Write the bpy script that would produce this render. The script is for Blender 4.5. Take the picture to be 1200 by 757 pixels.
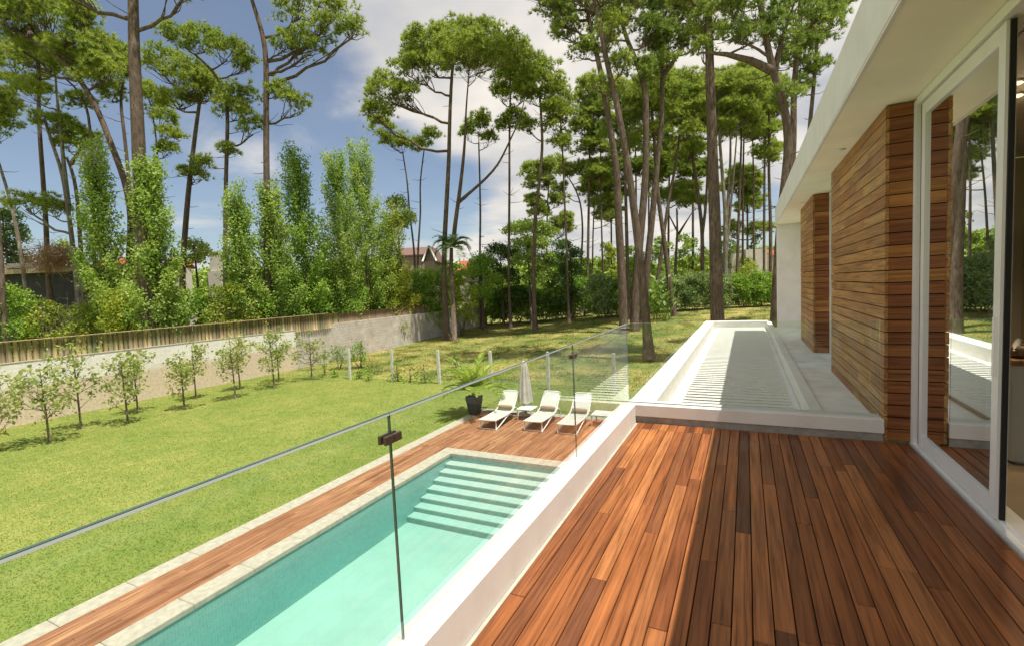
import bpy, math, random
import numpy as np
from mathutils import Vector, Matrix

for o in list(bpy.data.objects):
    bpy.data.objects.remove(o)
SC = bpy.context.scene
COL = SC.collection
RNG = np.random.default_rng(7)
random.seed(7)

# ------------------------------------------------------------------ camera
CAM = np.array([0.0, 0.0, 1.55])
F_PX, CX, CY = 562.78, 600.0, 378.5
YAW, PITCH, ROLL = math.radians(26.0903), math.radians(3.9737), math.radians(-2.692)
cy, sy, cp, sp = math.cos(YAW), math.sin(YAW), math.cos(PITCH), math.sin(PITCH)
W_ = np.array([-sy * cp, cy * cp, -sp])
r_ = np.array([cy, sy, 0.0]); u_ = np.cross(r_, W_)
R_ = math.cos(ROLL) * r_ + math.sin(ROLL) * u_
U_ = -math.sin(ROLL) * r_ + math.cos(ROLL) * u_
cd = bpy.data.cameras.new('camera'); cam = bpy.data.objects.new('camera', cd); COL.objects.link(cam)
m = Matrix.Identity(4)
for i in range(3):
    m[i][0] = R_[i]; m[i][1] = U_[i]; m[i][2] = -W_[i]; m[i][3] = CAM[i]
cam.matrix_world = m
cd.sensor_width = 36.0; cd.sensor_fit = 'HORIZONTAL'; cd.lens = 36.0 * F_PX / 1200.0
cd.clip_start = 0.05; cd.clip_end = 3000
SC.camera = cam

# ------------------------------------------------------------------ render look
SC.render.engine = 'CYCLES'
SC.cycles.use_denoising = True
SC.cycles.max_bounces = 10
SC.cycles.transparent_max_bounces = 24
SC.cycles.caustics_reflective = False
SC.cycles.caustics_refractive = False
SC.view_settings.view_transform = 'Standard'
SC.view_settings.look = 'None'
SC.view_settings.gamma = 1.0
SC.view_settings.use_curve_mapping = False
SC.view_settings.exposure = 0.46

# ------------------------------------------------------------------ sun and sky
SUN_DIR = Vector((-0.311, 0.06, -1.0)).normalized()          # the way the light travels
sd = bpy.data.lights.new('sun', 'SUN'); sd.energy = 5.0; sd.angle = math.radians(0.4); sd.color = (1.0, 0.94, 0.84)
sun = bpy.data.objects.new('sun', sd); COL.objects.link(sun)
sun.rotation_euler = SUN_DIR.to_track_quat('-Z', 'Y').to_euler(); sun.location = (10, -5, 30)

def ray_dir(px, py):
    d = W_ + R_ * (px - CX) / F_PX - U_ * (py - CY) / F_PX
    return d / np.linalg.norm(d)

world = bpy.data.worlds.new('World'); SC.world = world; world.use_nodes = True
nt = world.node_tree; nt.nodes.clear()
def N(t, typ, **kw):
    n = t.nodes.new(typ)
    for k, v in kw.items():
        setattr(n, k, v)
    return n
def mathn(t, op, a, b=None, c=None, clamp=False):
    n = N(t, 'ShaderNodeMath', operation=op); n.use_clamp = clamp
    for i, v in enumerate((a, b, c)):
        if v is None: continue
        if isinstance(v, (int, float)): n.inputs[i].default_value = v
        else: t.links.new(v, n.inputs[i])
    return n.outputs[0]
sky = N(nt, 'ShaderNodeTexSky', sky_type='NISHITA'); sky.sun_disc = False
sky.sun_elevation = math.asin(-SUN_DIR.z); sky.sun_rotation = math.radians(99)
sky.air_density = 1.0; sky.dust_density = 0.6; sky.ozone_density = 1.2
bg_sky = N(nt, 'ShaderNodeBackground'); bg_sky.inputs[1].default_value = 0.082
nt.links.new(sky.outputs[0], bg_sky.inputs[0])
tc = N(nt, 'ShaderNodeTexCoord'); sx = N(nt, 'ShaderNodeSeparateXYZ'); nt.links.new(tc.outputs['Generated'], sx.inputs[0])
den = mathn(nt, 'ADD', mathn(nt, 'MAXIMUM', sx.outputs[2], 0.0), 0.16)
cx_ = N(nt, 'ShaderNodeCombineXYZ')
nt.links.new(mathn(nt, 'DIVIDE', sx.outputs[0], den), cx_.inputs[0]); nt.links.new(mathn(nt, 'DIVIDE', sx.outputs[1], den), cx_.inputs[1])
cx_.inputs[2].default_value = 3.7
nz = N(nt, 'ShaderNodeTexNoise'); nz.inputs['Scale'].default_value = 1.15; nz.inputs['Detail'].default_value = 9; nz.inputs['Roughness'].default_value = 0.56; nz.inputs['Distortion'].default_value = 0.35
nt.links.new(cx_.outputs[0], nz.inputs['Vector'])
def lobe(px, py, width, amp):
    d = ray_dir(px, py)
    v = N(nt, 'ShaderNodeVectorMath', operation='DOT_PRODUCT'); nt.links.new(tc.outputs['Generated'], v.inputs[0]); v.inputs[1].default_value = tuple(d)
    mr = N(nt, 'ShaderNodeMapRange'); mr.interpolation_type = 'SMOOTHSTEP'; mr.inputs[1].default_value = math.cos(math.radians(width)); mr.inputs[2].default_value = 1.0; mr.inputs[4].default_value = amp
    nt.links.new(v.outputs['Value'], mr.inputs[0]); return mr.outputs[0]
def lobe_dir(d, width, amp):
    v = N(nt, 'ShaderNodeVectorMath', operation='DOT_PRODUCT'); nt.links.new(tc.outputs['Generated'], v.inputs[0]); v.inputs[1].default_value = tuple(Vector(d).normalized())
    mr = N(nt, 'ShaderNodeMapRange'); mr.interpolation_type = 'SMOOTHSTEP'; mr.inputs[1].default_value = math.cos(math.radians(width)); mr.inputs[2].default_value = 1.0; mr.inputs[4].default_value = amp
    nt.links.new(v.outputs['Value'], mr.inputs[0]); return mr.outputs[0]
cov = nz.outputs['Fac']
for a in ((700, 40, 36, 0.30), (500, 10, 18, 0.14), (400, 150, 13, -0.18), (760, 150, 25, 0.12), (60, 200, 26, -0.12), (500, 225, 9, -0.20), (560, 240, 7, -0.16), (870, 280, 8, -0.2), (200, 290, 7, 0.14), (330, 170, 5, 0.12), (380, 130, 12, -0.10), (890, 285, 9, -0.1), (590, 295, 10, 0.1), (250, 250, 12, 0.04), (120, 40, 18, -0.05)):
    cov = mathn(nt, 'ADD', cov, lobe(*a))
cov = mathn(nt, 'ADD', cov, lobe_dir((-.35, -.85, .45), 75, .35))  # cloud cover added out of view behind the viewer for fill light
mask = N(nt, 'ShaderNodeMapRange'); mask.interpolation_type = 'SMOOTHSTEP'
mask.inputs[1].default_value = 0.42; mask.inputs[2].default_value = 0.72; mask.inputs[3].default_value = 0.10
nt.links.new(cov, mask.inputs[0])
nz2 = N(nt, 'ShaderNodeTexNoise'); nz2.inputs['Scale'].default_value = 2.3; nz2.inputs['Detail'].default_value = 7
nt.links.new(cx_.outputs[0], nz2.inputs['Vector'])
cr = N(nt, 'ShaderNodeValToRGB'); nt.links.new(nz2.outputs['Fac'], cr.inputs[0])
cr.color_ramp.elements[0].position = 0.3; cr.color_ramp.elements[0].color = (0.42, 0.425, 0.44, 1)
cr.color_ramp.elements[1].position = 0.7; cr.color_ramp.elements[1].color = (0.74, 0.685, 0.61, 1)
# unseen clouds brightened round the sun and behind the viewer as added fill light
fill_sun, fill_back = lobe_dir(-SUN_DIR, 48, 1.0), lobe_dir((-.35, -.85, .45), 72, 1.0)
bright = mathn(nt, 'ADD', mathn(nt, 'MULTIPLY_ADD', fill_sun, 0.2, 1.0), mathn(nt, 'MULTIPLY', fill_back, 0.3))
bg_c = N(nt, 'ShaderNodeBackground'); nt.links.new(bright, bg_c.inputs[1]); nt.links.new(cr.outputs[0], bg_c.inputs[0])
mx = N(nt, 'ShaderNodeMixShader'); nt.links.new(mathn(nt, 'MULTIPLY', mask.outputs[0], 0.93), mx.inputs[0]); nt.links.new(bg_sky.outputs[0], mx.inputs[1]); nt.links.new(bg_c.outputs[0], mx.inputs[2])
wo = N(nt, 'ShaderNodeOutputWorld'); nt.links.new(mx.outputs[0], wo.inputs[0])

# ------------------------------------------------------------------ measuring helpers
G = -3.0                                                      # garden level; the terrace deck is 0
def smooth(a, b, x):
    t = np.clip((x - a) / (b - a), 0, 1); return t * t * (3 - 2 * t)
def gz(x, y):
    """height of the ground: flat garden, rising towards the wood at the back"""
    return G + smooth(24, 58, y) * (0.75 + 0.9 * smooth(-25, -6, x)) + smooth(-30, -40, x) * 0.8
def at(px, py, D):
    """point D metres deep along the view axis behind a point of the photograph"""
    return CAM + D * (W_ + R_ * (px - CX) / F_PX - U_ * (py - CY) / F_PX)

# ------------------------------------------------------------------ materials
MATS = {}
def mat(name):
    m = bpy.data.materials.new(name); m.use_nodes = True; t = m.node_tree; t.nodes.clear()
    o = N(t, 'ShaderNodeOutputMaterial'); MATS[name] = m
    return m, t, o
def pbsdf(t, o, rough=0.5, spec=0.3):
    b = N(t, 'ShaderNodeBsdfPrincipled'); b.inputs['Roughness'].default_value = rough; b.inputs['Specular IOR Level'].default_value = spec
    t.links.new(b.outputs[0], o.inputs[0]); return b
def coords(t, scale=(1, 1, 1), kind='Object'):
    tcn = N(t, 'ShaderNodeTexCoord'); mp = N(t, 'ShaderNodeMapping'); mp.inputs['Scale'].default_value = scale
    t.links.new(tcn.outputs[kind], mp.inputs[0]); return mp
def noise(t, vec, scale, detail=4, rough=0.55, dist=0.0):
    n = N(t, 'ShaderNodeTexNoise'); n.inputs['Scale'].default_value = scale; n.inputs['Detail'].default_value = detail
    n.inputs['Roughness'].default_value = rough; n.inputs['Distortion'].default_value = dist
    t.links.new(vec, n.inputs['Vector']); return n.outputs['Fac']
def ramp(t, fac, stops):
    c = N(t, 'ShaderNodeValToRGB'); e = c.color_ramp.elements
    while len(e) < len(stops): e.new(0.5)
    for i, (p, col) in enumerate(stops):
        e[i].position = p; e[i].color = (*col, 1)
    t.links.new(fac, c.inputs[0]); return c.outputs[0]
def mixc(t, fac, a, b, typ='MIX'):
    n = N(t, 'ShaderNodeMix'); n.data_type = 'RGBA'; n.blend_type = typ
    for s, v in ((n.inputs[0], fac), (n.inputs[6], a), (n.inputs[7], b)):
        if isinstance(v, tuple): s.default_value = (*v, 1)
        elif isinstance(v, (int, float)): s.default_value = v
        else: t.links.new(v, s)
    return n.outputs[2]
def bump(t, b, height, strength=0.3, dist=0.02):
    n = N(t, 'ShaderNodeBump'); n.inputs['Strength'].default_value = strength; n.inputs['Distance'].default_value = dist
    t.links.new(height, n.inputs['Height']); t.links.new(n.outputs[0], b.inputs['Normal'])

def plain(name, col, rough=0.5, spec=0.3, var=0.06, scale=6, metal=0.0, bmp=0.0):
    m, t, o = mat(name); b = pbsdf(t, o, rough, spec); b.inputs['Metallic'].default_value = metal
    mp = coords(t); n = noise(t, mp.outputs[0], scale, 5)
    lo = tuple(c * (1 - var * 2) for c in col); hi = tuple(min(1, c * (1 + var)) for c in col)
    t.links.new(ramp(t, n, ((0.3, lo), (0.7, hi))), b.inputs['Base Color'])
    if bmp: bump(t, b, noise(t, mp.outputs[0], scale * 12, 4), bmp, 0.01)
    return m
def wood(name, cols, axis, rough=0.5, grain=1.0):
    """boards: every island its own tone, grain along one axis"""
    m, t, o = mat(name); b = pbsdf(t, o, rough, 0.25)
    g = N(t, 'ShaderNodeNewGeometry'); rnd = g.outputs['Random Per Island']
    sc = [55.0, 55.0, 55.0]; sc[axis] = 1.6
    mp = coords(t, tuple(sc)); off = N(t, 'ShaderNodeCombineXYZ')
    big = mathn(t, 'MULTIPLY', rnd, 97.0)
    for i in range(3): t.links.new(big, off.inputs[i])
    t.links.new(off.outputs[0], mp.inputs['Location'])
    gr = noise(t, mp.outputs[0], 1.0, 5, 0.6, 0.4)
    k = len(cols); base = ramp(t, rnd, [(i / (k - 1) if k > 1 else 0, c) for i, c in enumerate(cols)])
    mp3 = coords(t, tuple(.9 if i == axis else 16.0 for i in range(3))); t.links.new(off.outputs[0], mp3.inputs['Location'])
    st_ = noise(t, mp3.outputs[0], 1.0, 6, 0.7, 0.8)
    base = mixc(t, 1.0, base, ramp(t, st_, ((0.28, (0.58, 0.55, 0.55)), (0.5, (1, 1, 1)), (0.72, (1.28, 1.30, 1.30)))), 'MULTIPLY')
    gcol = ramp(t, gr, ((0.30, (0.45, 0.40, 0.37)), (0.52, (1, 1, 1)), (0.75, (1.25, 1.22, 1.15))))
    mp2 = coords(t, (1, 1, 1)); wr = noise(t, mp2.outputs[0], 1.7, 5)
    wear = ramp(t, wr, ((0.35, (0.86, 0.84, 0.84)), (0.7, (1.06, 1.06, 1.06))))
    c = mixc(t, 1.0, mixc(t, grain, base, gcol, 'MULTIPLY'), wear, 'MULTIPLY')
    t.links.new(c, b.inputs['Base Color'])
    t.links.new(ramp(t, wr, ((0.3, (rough - .1,) * 3), (0.7, (rough + .15,) * 3))), b.inputs['Roughness'])
    bump(t, b, gr, 0.25, 0.004)
    return m
def foliage(name, cols, trans=0.35, rough=0.55):
    m, t, o = mat(name)
    g = N(t, 'ShaderNodeNewGeometry'); rnd = g.outputs['Random Per Island']
    mp = coords(t); n = noise(t, mp.outputs[0], 0.55, 3)
    f = mathn(t, 'ADD', mathn(t, 'MULTIPLY', rnd, 0.38), mathn(t, 'MULTIPLY_ADD', n, 1.1, -0.22), clamp=True)
    k = len(cols); c = ramp(t, f, [(i / (k - 1), col) for i, col in enumerate(cols)])
    d = N(t, 'ShaderNodeBsdfPrincipled'); d.inputs['Roughness'].default_value = rough; d.inputs['Specular IOR Level'].default_value = 0.25
    tr = N(t, 'ShaderNodeBsdfTranslucent'); t.links.new(c, d.inputs['Base Color'])
    hue = mixc(t, 1.0, c, (1.25, 1.3, 0.7), 'MULTIPLY'); t.links.new(hue, tr.inputs[0])
    mx = N(t, 'ShaderNodeMixShader'); mx.inputs[0].default_value = trans
    t.links.new(d.outputs[0], mx.inputs[1]); t.links.new(tr.outputs[0], mx.inputs[2]); t.links.new(mx.outputs[0], o.inputs[0])
    return m
def bark(name, a, b_, c_):
    m, t, o = mat(name); b = pbsdf(t, o, 0.9, 0.1)
    mp = coords(t, (1, 1, 0.22)); n = noise(t, mp.outputs[0], 9, 6, 0.65)
    mp2 = coords(t, (1, 1, 0.6)); n2 = noise(t, mp2.outputs[0], 1.3, 4)
    c = mixc(t, ramp(t, n2, ((0.45, (0, 0, 0)), (0.62, (1, 1, 1)))), ramp(t, n, ((0.3, a), (0.7, b_))), ramp(t, n, ((0.35, a), (0.65, c_))))
    t.links.new(c, b.inputs['Base Color']); bump(t, b, n, 0.9, 0.06)
    return m

white = plain('white_render', (0.75, 0.725, 0.685), 0.7, 0.2, 0.03, 3, bmp=0.05)
def weather(m_):
    t = m_.node_tree; b = next(n for n in t.nodes if n.type == 'BSDF_PRINCIPLED'); src = b.inputs['Base Color'].links[0].from_socket
    mp = coords(t, (1, 1, .8)); n = noise(t, mp.outputs[0], 2.6, 7, .7); mp2 = coords(t); n2 = noise(t, mp2.outputs[0], 22, 4, .7)
    c = mixc(t, 1.0, src, ramp(t, n, ((.30, (.93, .92, .90)), (.52, (1, 1, 1)))), 'MULTIPLY')
    c = mixc(t, 1.0, c, ramp(t, n2, ((.26, (.90, .89, .87)), (.36, (1, 1, 1)))), 'MULTIPLY'); t.links.new(c, b.inputs['Base Color'])
weather(white)
ceiling_m = plain('soffit_white', (0.90, 0.85, 0.69), 0.85, 0.1, 0.03, 2)
white_metal = plain('white_aluminium', (0.80, 0.80, 0.78), 0.35, 0.45, 0.02, 4)
louvre_m = plain('white_louvre', (0.68, 0.67, 0.63), 0.45, 0.4, 0.03, 4)
plinth_m = plain('grey_plinth', (0.33, 0.31, 0.28), 0.8, 0.2, 0.12, 14)
ledge_m = plain('grey_concrete', (0.80, 0.78, 0.75), 0.85, 0.2, 0.10, 3, bmp=0.15)
stone_m = plain('pale_stone', (0.46, 0.415, 0.335), 0.8, 0.2, 0.10, 9, bmp=0.2)
dark_metal = plain('dark_metal', (0.045, 0.045, 0.045), 0.4, 0.5, 0.05, 5)
gap_strip_m = plain('dark_gap', (0.02, 0.02, 0.02), 0.6, 0.3)
bronze = plain('bronze_clamp', (0.13, 0.085, 0.07), 0.4, 0.5, 0.08, 30, 0.5)
planter_m = plain('charcoal_planter', (0.045, 0.045, 0.047), 0.55, 0.4, 0.1, 8)
concrete_post = plain('white_post_paint', (0.62, 0.62, 0.57), 0.8, 0.2, 0.15, 12)
tan_cloth = plain('tan_cloth', (0.36, 0.25, 0.16), 0.9, 0.1, 0.12, 20)
sling_m = plain('white_sling', (0.62, 0.61, 0.56), 0.7, 0.2, 0.03, 20)
canvas_m = plain('cream_canvas', (0.56, 0.52, 0.45), 0.9, 0.1, 0.08, 5)
bungalow_m = plain('charcoal_render', (0.055, 0.057, 0.058), 0.9, 0.1, 0.1, 3)
tanfascia_m = plain('tan_fascia', (0.34, 0.27, 0.17), 0.8, 0.1, 0.15, 5)
redroof_m = plain('red_tile', (0.36, 0.115, 0.06), 0.85, 0.1, 0.2, 18)
brownroof_m = plain('brown_roof', (0.19, 0.12, 0.10), 0.85, 0.1, 0.15, 8)
housewall_m = plain('offwhite_wall', (0.55, 0.51, 0.45), 0.85, 0.1, 0.06, 2)
brick_m = plain('pinkish_brick', (0.44, 0.34, 0.29), 0.9, 0.1, 0.2, 10)
window_dark = plain('dark_pane', (0.03, 0.04, 0.045), 0.08, 0.6, 0.1, 3)
soil_m = plain('soil', (0.05, 0.035, 0.025), 1.0, 0.05, 0.2, 20)
floor_in = plain('interior_floor', (0.33, 0.25, 0.17), 0.45, 0.4, 0.06, 3)
cabinet_m = plain('white_cabinet', (0.55, 0.56, 0.55), 0.5, 0.3, 0.02, 2)
oak_m = wood('oak_top', [(0.30, 0.17, 0.08), (0.36, 0.21, 0.10)], 1, 0.45)
bowl_m = plain('brown_ceramic', (0.16, 0.10, 0.06), 0.5, 0.4, 0.3, 25)
deck_m = wood('terrace_boards', [(0.192, 0.064, 0.022), (0.333, 0.119, 0.039), (0.246, 0.083, 0.027), (0.382, 0.154, 0.054), (0.407, 0.154, 0.050), (0.290, 0.100, 0.031), (0.142, 0.053, 0.024), (0.370, 0.131, 0.041)], 1, 0.42)
pooldeck_m = wood('pool_boards', [(0.26, 0.11, 0.055), (0.40, 0.19, 0.10), (0.31, 0.135, 0.068), (0.46, 0.24, 0.125), (0.35, 0.16, 0.08)], 1, 0.55)
clad_m = wood('cladding_lit_boards', [(0.294, 0.142, 0.046), (0.451, 0.251, 0.084), (0.363, 0.179, 0.060), (0.510, 0.303, 0.113), (0.323, 0.146, 0.046), (0.412, 0.208, 0.067)], 1, 0.5)  # long face toned brighter, its sky light put into the board colour
cladx_m = wood('cladding_dim_end_boards', [(0.18, 0.062, 0.024), (0.27, 0.105, 0.036), (0.21, 0.075, 0.028), (0.40, 0.19, 0.055), (0.23, 0.082, 0.028)], 0, 0.5)  # same cladding on the end face, its shade put into a darker colour
gap_m = plain('board_shadow_gap', (0.02, 0.012, 0.008), 0.9, 0.1)
log_m = wood('treated_logs', [(0.150, 0.125, 0.072), (0.338, 0.269, 0.143), (0.175, 0.175, 0.104), (0.450, 0.350, 0.182), (0.225, 0.188, 0.104), (0.300, 0.275, 0.163)], 2, 0.85)
reed_m = wood('weathered_reeds', [(0.20, 0.15, 0.09), (0.28, 0.21, 0.13), (0.16, 0.12, 0.08)], 2, 0.9)
pine_bark = bark('pine_bark', (0.06, 0.045, 0.035), (0.165, 0.12, 0.088), (0.22, 0.165, 0.122))
pine_bark_l = bark('lichen_bark', (0.10, 0.085, 0.065), (0.24, 0.20, 0.15), (0.33, 0.32, 0.26))
twig_bark = bark('sapling_bark', (0.12, 0.09, 0.06), (0.22, 0.17, 0.12), (0.25, 0.2, 0.15))
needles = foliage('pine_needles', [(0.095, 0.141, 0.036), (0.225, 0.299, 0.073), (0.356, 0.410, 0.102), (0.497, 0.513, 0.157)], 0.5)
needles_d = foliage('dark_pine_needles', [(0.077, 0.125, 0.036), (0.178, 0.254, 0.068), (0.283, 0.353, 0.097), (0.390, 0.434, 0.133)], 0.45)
poplar_l = foliage('poplar_leaves', [(0.119, 0.202, 0.036), (0.218, 0.334, 0.063), (0.356, 0.456, 0.107), (0.535, 0.580, 0.216)], 0.4)
shrub_y = foliage('yellow_green_leaves', [(0.101, 0.154, 0.025), (0.222, 0.296, 0.040), (0.373, 0.406, 0.054), (0.584, 0.486, 0.072)], 0.35)
shrub_g = foliage('green_leaves', [(0.062, 0.131, 0.023), (0.157, 0.268, 0.039), (0.251, 0.388, 0.055), (0.399, 0.490, 0.097)], 0.35)
shrub_s = foliage('silvery_leaves', [(0.056, 0.104, 0.032), (0.150, 0.235, 0.072), (0.263, 0.330, 0.134), (0.431, 0.470, 0.252)], 0.3)
conifer_d = foliage('conifer_leaves', [(0.026, 0.056, 0.019), (0.056, 0.105, 0.025), (0.104, 0.175, 0.035), (0.160, 0.245, 0.047)], 0.2)
conifer_g = foliage('cypress_leaves', [(0.097, 0.165, 0.036), (0.204, 0.306, 0.060), (0.342, 0.446, 0.090), (0.465, 0.541, 0.130)], 0.25)
plane_l = foliage('young_tree_leaves', [(0.132, 0.206, 0.048), (0.242, 0.317, 0.087), (0.396, 0.411, 0.145), (0.594, 0.466, 0.213)], 0.4)
cycas_l = foliage('cycad_leaves', [(0.179, 0.264, 0.053), (0.336, 0.426, 0.084), (0.560, 0.608, 0.147)], 0.35)
palm_l = foliage('palm_leaves', [(0.042, 0.084, 0.025), (0.084, 0.140, 0.042), (0.154, 0.224, 0.070)], 0.25)
dry_l = foliage('dry_twigs', [(0.170, 0.104, 0.068), (0.306, 0.192, 0.120), (0.425, 0.288, 0.195)], 0.2)
grey_twig = plain('grey_twigs', (0.24, 0.20, 0.17), 0.9, 0.1, 0.2, 5)

def make_grass(name, blades=False):
    m, t, o = mat(name); b = pbsdf(t, o, 0.85, 0.15)
    mp = coords(t, (1, 1, 1)); n1 = noise(t, mp.outputs[0], 0.35, 5, 0.6); n2 = noise(t, mp.outputs[0], 2.2, 6, 0.65); n3 = noise(t, mp.outputs[0], 90, 5, 0.7)
    lawn = ramp(t, mathn(t, 'ADD', mathn(t, 'MULTIPLY', n1, 0.45), mathn(t, 'MULTIPLY', n2, 0.55)), ((0.30, (0.145, 0.210, 0.042)), (0.48, (0.205, 0.25, 0.056)), (0.60, (0.26, 0.278, 0.072)), (0.76, (0.33, 0.305, 0.10))))
    rough_ = ramp(t, mathn(t, 'ADD', mathn(t, 'MULTIPLY', n1, 0.7), mathn(t, 'MULTIPLY', n2, 0.35)), ((0.38, (0.10, 0.145, 0.034)), (0.50, (0.185, 0.205, 0.052)), (0.60, (0.31, 0.27, 0.085)), (0.75, (0.45, 0.33, 0.15))))
    sepx = N(t, 'ShaderNodeSeparateXYZ'); tcn = N(t, 'ShaderNodeTexCoord'); t.links.new(tcn.outputs['Object'], sepx.inputs[0])
    edge = mathn(t, 'ADD', sepx.outputs[1], mathn(t, 'MULTIPLY_ADD', n2, 2.4, -1.2))
    mr = N(t, 'ShaderNodeMapRange'); mr.inputs[1].default_value = 20.2; mr.inputs[2].default_value = 21.4; t.links.new(edge, mr.inputs[0])
    c = mixc(t, mr.outputs[0], lawn, rough_)
    if blades:
        g = N(t, 'ShaderNodeNewGeometry')
        c = mixc(t, 1.0, c, ramp(t, g.outputs['Random Per Island'], ((0, (0.88, 0.92, 0.85)), (0.6, (1.05, 1.05, 1.0)), (1, (1.22, 1.18, 1.1)))), 'MULTIPLY')
    else:
        c = mixc(t, 1.0, c, ramp(t, n3, ((0.3, (0.85, 0.87, 0.82)), (0.6, (1, 1, 1)))), 'MULTIPLY')
        bump(t, b, n3, 0.12, 0.02)
    t.links.new(c, b.inputs['Base Color'])
    if blades:
        tr = N(t, 'ShaderNodeBsdfTranslucent'); t.links.new(c, tr.inputs[0]); mxs = N(t, 'ShaderNodeMixShader'); mxs.inputs[0].default_value = .5
        t.links.new(b.outputs[0], mxs.inputs[1]); t.links.new(tr.outputs[0], mxs.inputs[2]); t.links.new(mxs.outputs[0], o.inputs[0])
    return m
ground_m = make_grass('grass_ground'); blade_m = make_grass('grass_blades', True)

def make_wall(name, stained):
    m, t, o = mat(name); b = pbsdf(t, o, 0.9, 0.1)
    mp = coords(t)
    br = N(t, 'ShaderNodeTexBrick'); br.inputs['Scale'].default_value = 1.0; br.inputs['Brick Width'].default_value = 0.42; br.inputs['Row Height'].default_value = 0.21; br.inputs['Mortar Size'].default_value = 0.012
    sp_ = N(t, 'ShaderNodeSeparateXYZ'); t.links.new(mp.outputs[0], sp_.inputs[0]); cb = N(t, 'ShaderNodeCombineXYZ')
    t.links.new(sp_.outputs[1], cb.inputs[0]); t.links.new(sp_.outputs[2], cb.inputs[1]); t.links.new(cb.outputs[0], br.inputs['Vector'])
    n = noise(t, mp.outputs[0], 1.3, 6, 0.65); n2 = noise(t, mp.outputs[0], 9, 5, 0.7)
    if stained:
        br.inputs['Color1'].default_value = (0.80, 0.76, 0.69, 1); br.inputs['Color2'].default_value = (0.74, 0.70, 0.63, 1); br.inputs['Mortar'].default_value = (0.82, 0.78, 0.70, 1)
        h = mathn(t, 'ADD', sp_.outputs[2], mathn(t, 'MULTIPLY_ADD', n, 0.9, -0.45))
        mr = N(t, 'ShaderNodeMapRange'); mr.inputs[1].default_value = -1.62; mr.inputs[2].default_value = -1.38; t.links.new(h, mr.inputs[0])
        tan = ramp(t, n2, ((0.3, (0.56, 0.45, 0.335)), (0.7, (0.74, 0.61, 0.47))))
        c = mixc(t, mr.outputs[0], tan, br.outputs[0])
    else:
        br.inputs['Color1'].default_value = (0.56, 0.51, 0.46, 1); br.inputs['Color2'].default_value = (0.63, 0.58, 0.52, 1); br.inputs['Mortar'].default_value = (0.46, 0.43, 0.39, 1)
        c = mixc(t, 1.0, br.outputs[0], ramp(t, n, ((0.3, (0.72, 0.68, 0.64)), (0.7, (1.05, 1.05, 1.03)))), 'MULTIPLY')
    c = mixc(t, 0.5, c, ramp(t, n2, ((0.3, (0.8, 0.8, 0.8)), (0.7, (1.1, 1.1, 1.1)))), 'MULTIPLY')
    t.links.new(c, b.inputs['Base Color']); bump(t, b, n2, 0.5, 0.03)
    return m
wall_white = make_wall('stained_render', True); wall_grey = make_wall('grey_block', False)

def make_glass(name, tint, boost=1.7, rough=0.0, bumpy=False):
    """thin clear pane: transparent with a Fresnel mirror on its outer faces"""
    m, t, o = mat(name)
    g = N(t, 'ShaderNodeNewGeometry'); dt = N(t, 'ShaderNodeVectorMath', operation='DOT_PRODUCT')
    t.links.new(g.outputs['Incoming'], dt.inputs[0]); t.links.new(g.outputs['Normal'], dt.inputs[1])
    c = mathn(t, 'ABSOLUTE', dt.outputs['Value'])
    f = mathn(t, 'POWER', mathn(t, 'SUBTRACT', 1.0, c), 5.0)
    f = mathn(t, 'MULTIPLY_ADD', f, 0.96 , 0.04)
    f = mathn(t, 'MULTIPLY', f, boost, clamp=True)
    f = mathn(t, 'MULTIPLY', f, mathn(t, 'SUBTRACT', 1.0, g.outputs['Backfacing']))
    tr = N(t, 'ShaderNodeBsdfTransparent'); tr.inputs[0].default_value = (*tint, 1)
    gl = N(t, 'ShaderNodeBsdfGlossy'); gl.inputs['Roughness'].default_value = rough; gl.inputs[0].default_value = (0.95, 0.97, 0.96, 1)
    if bumpy:
        mp = coords(t); nb = N(t, 'ShaderNodeBump'); nb.inputs['Strength'].default_value = 0.45; nb.inputs['Distance'].default_value = 0.05
        t.links.new(noise(t, mp.outputs[0], 3.5, 4, 0.5, 0.3), nb.inputs['Height']); t.links.new(nb.outputs[0], gl.inputs['Normal'])
    mx = N(t, 'ShaderNodeMixShader'); t.links.new(f, mx.inputs[0]); t.links.new(tr.outputs[0], mx.inputs[1]); t.links.new(gl.outputs[0], mx.inputs[2])
    t.links.new(mx.outputs[0], o.inputs[0])
    return m, t, o
glass, _, _ = make_glass('clear_glass', (0.93, 0.97, 0.95))
doorglass, _, _ = make_glass('door_glass', (0.66, 0.72, 0.69), 4.5)
glass_edge = plain('glass_edge', (0.07, 0.12, 0.11), 0.15, 0.6, 0.03, 3)
glass_top = plain('glass_top_edge', (0.62, 0.70, 0.67), 0.2, 0.6, 0.03, 3)
water_m, wt, wo_ = make_glass('pool_water', (0.93, 1.0, 0.99), 1.0, 0.0, True)
va = N(wt, 'ShaderNodeVolumeAbsorption'); va.inputs['Color'].default_value = (0.20, 0.84, 0.81, 1); va.inputs['Density'].default_value = 0.29
wt.links.new(va.outputs[0], wo_.inputs['Volume'])

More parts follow.
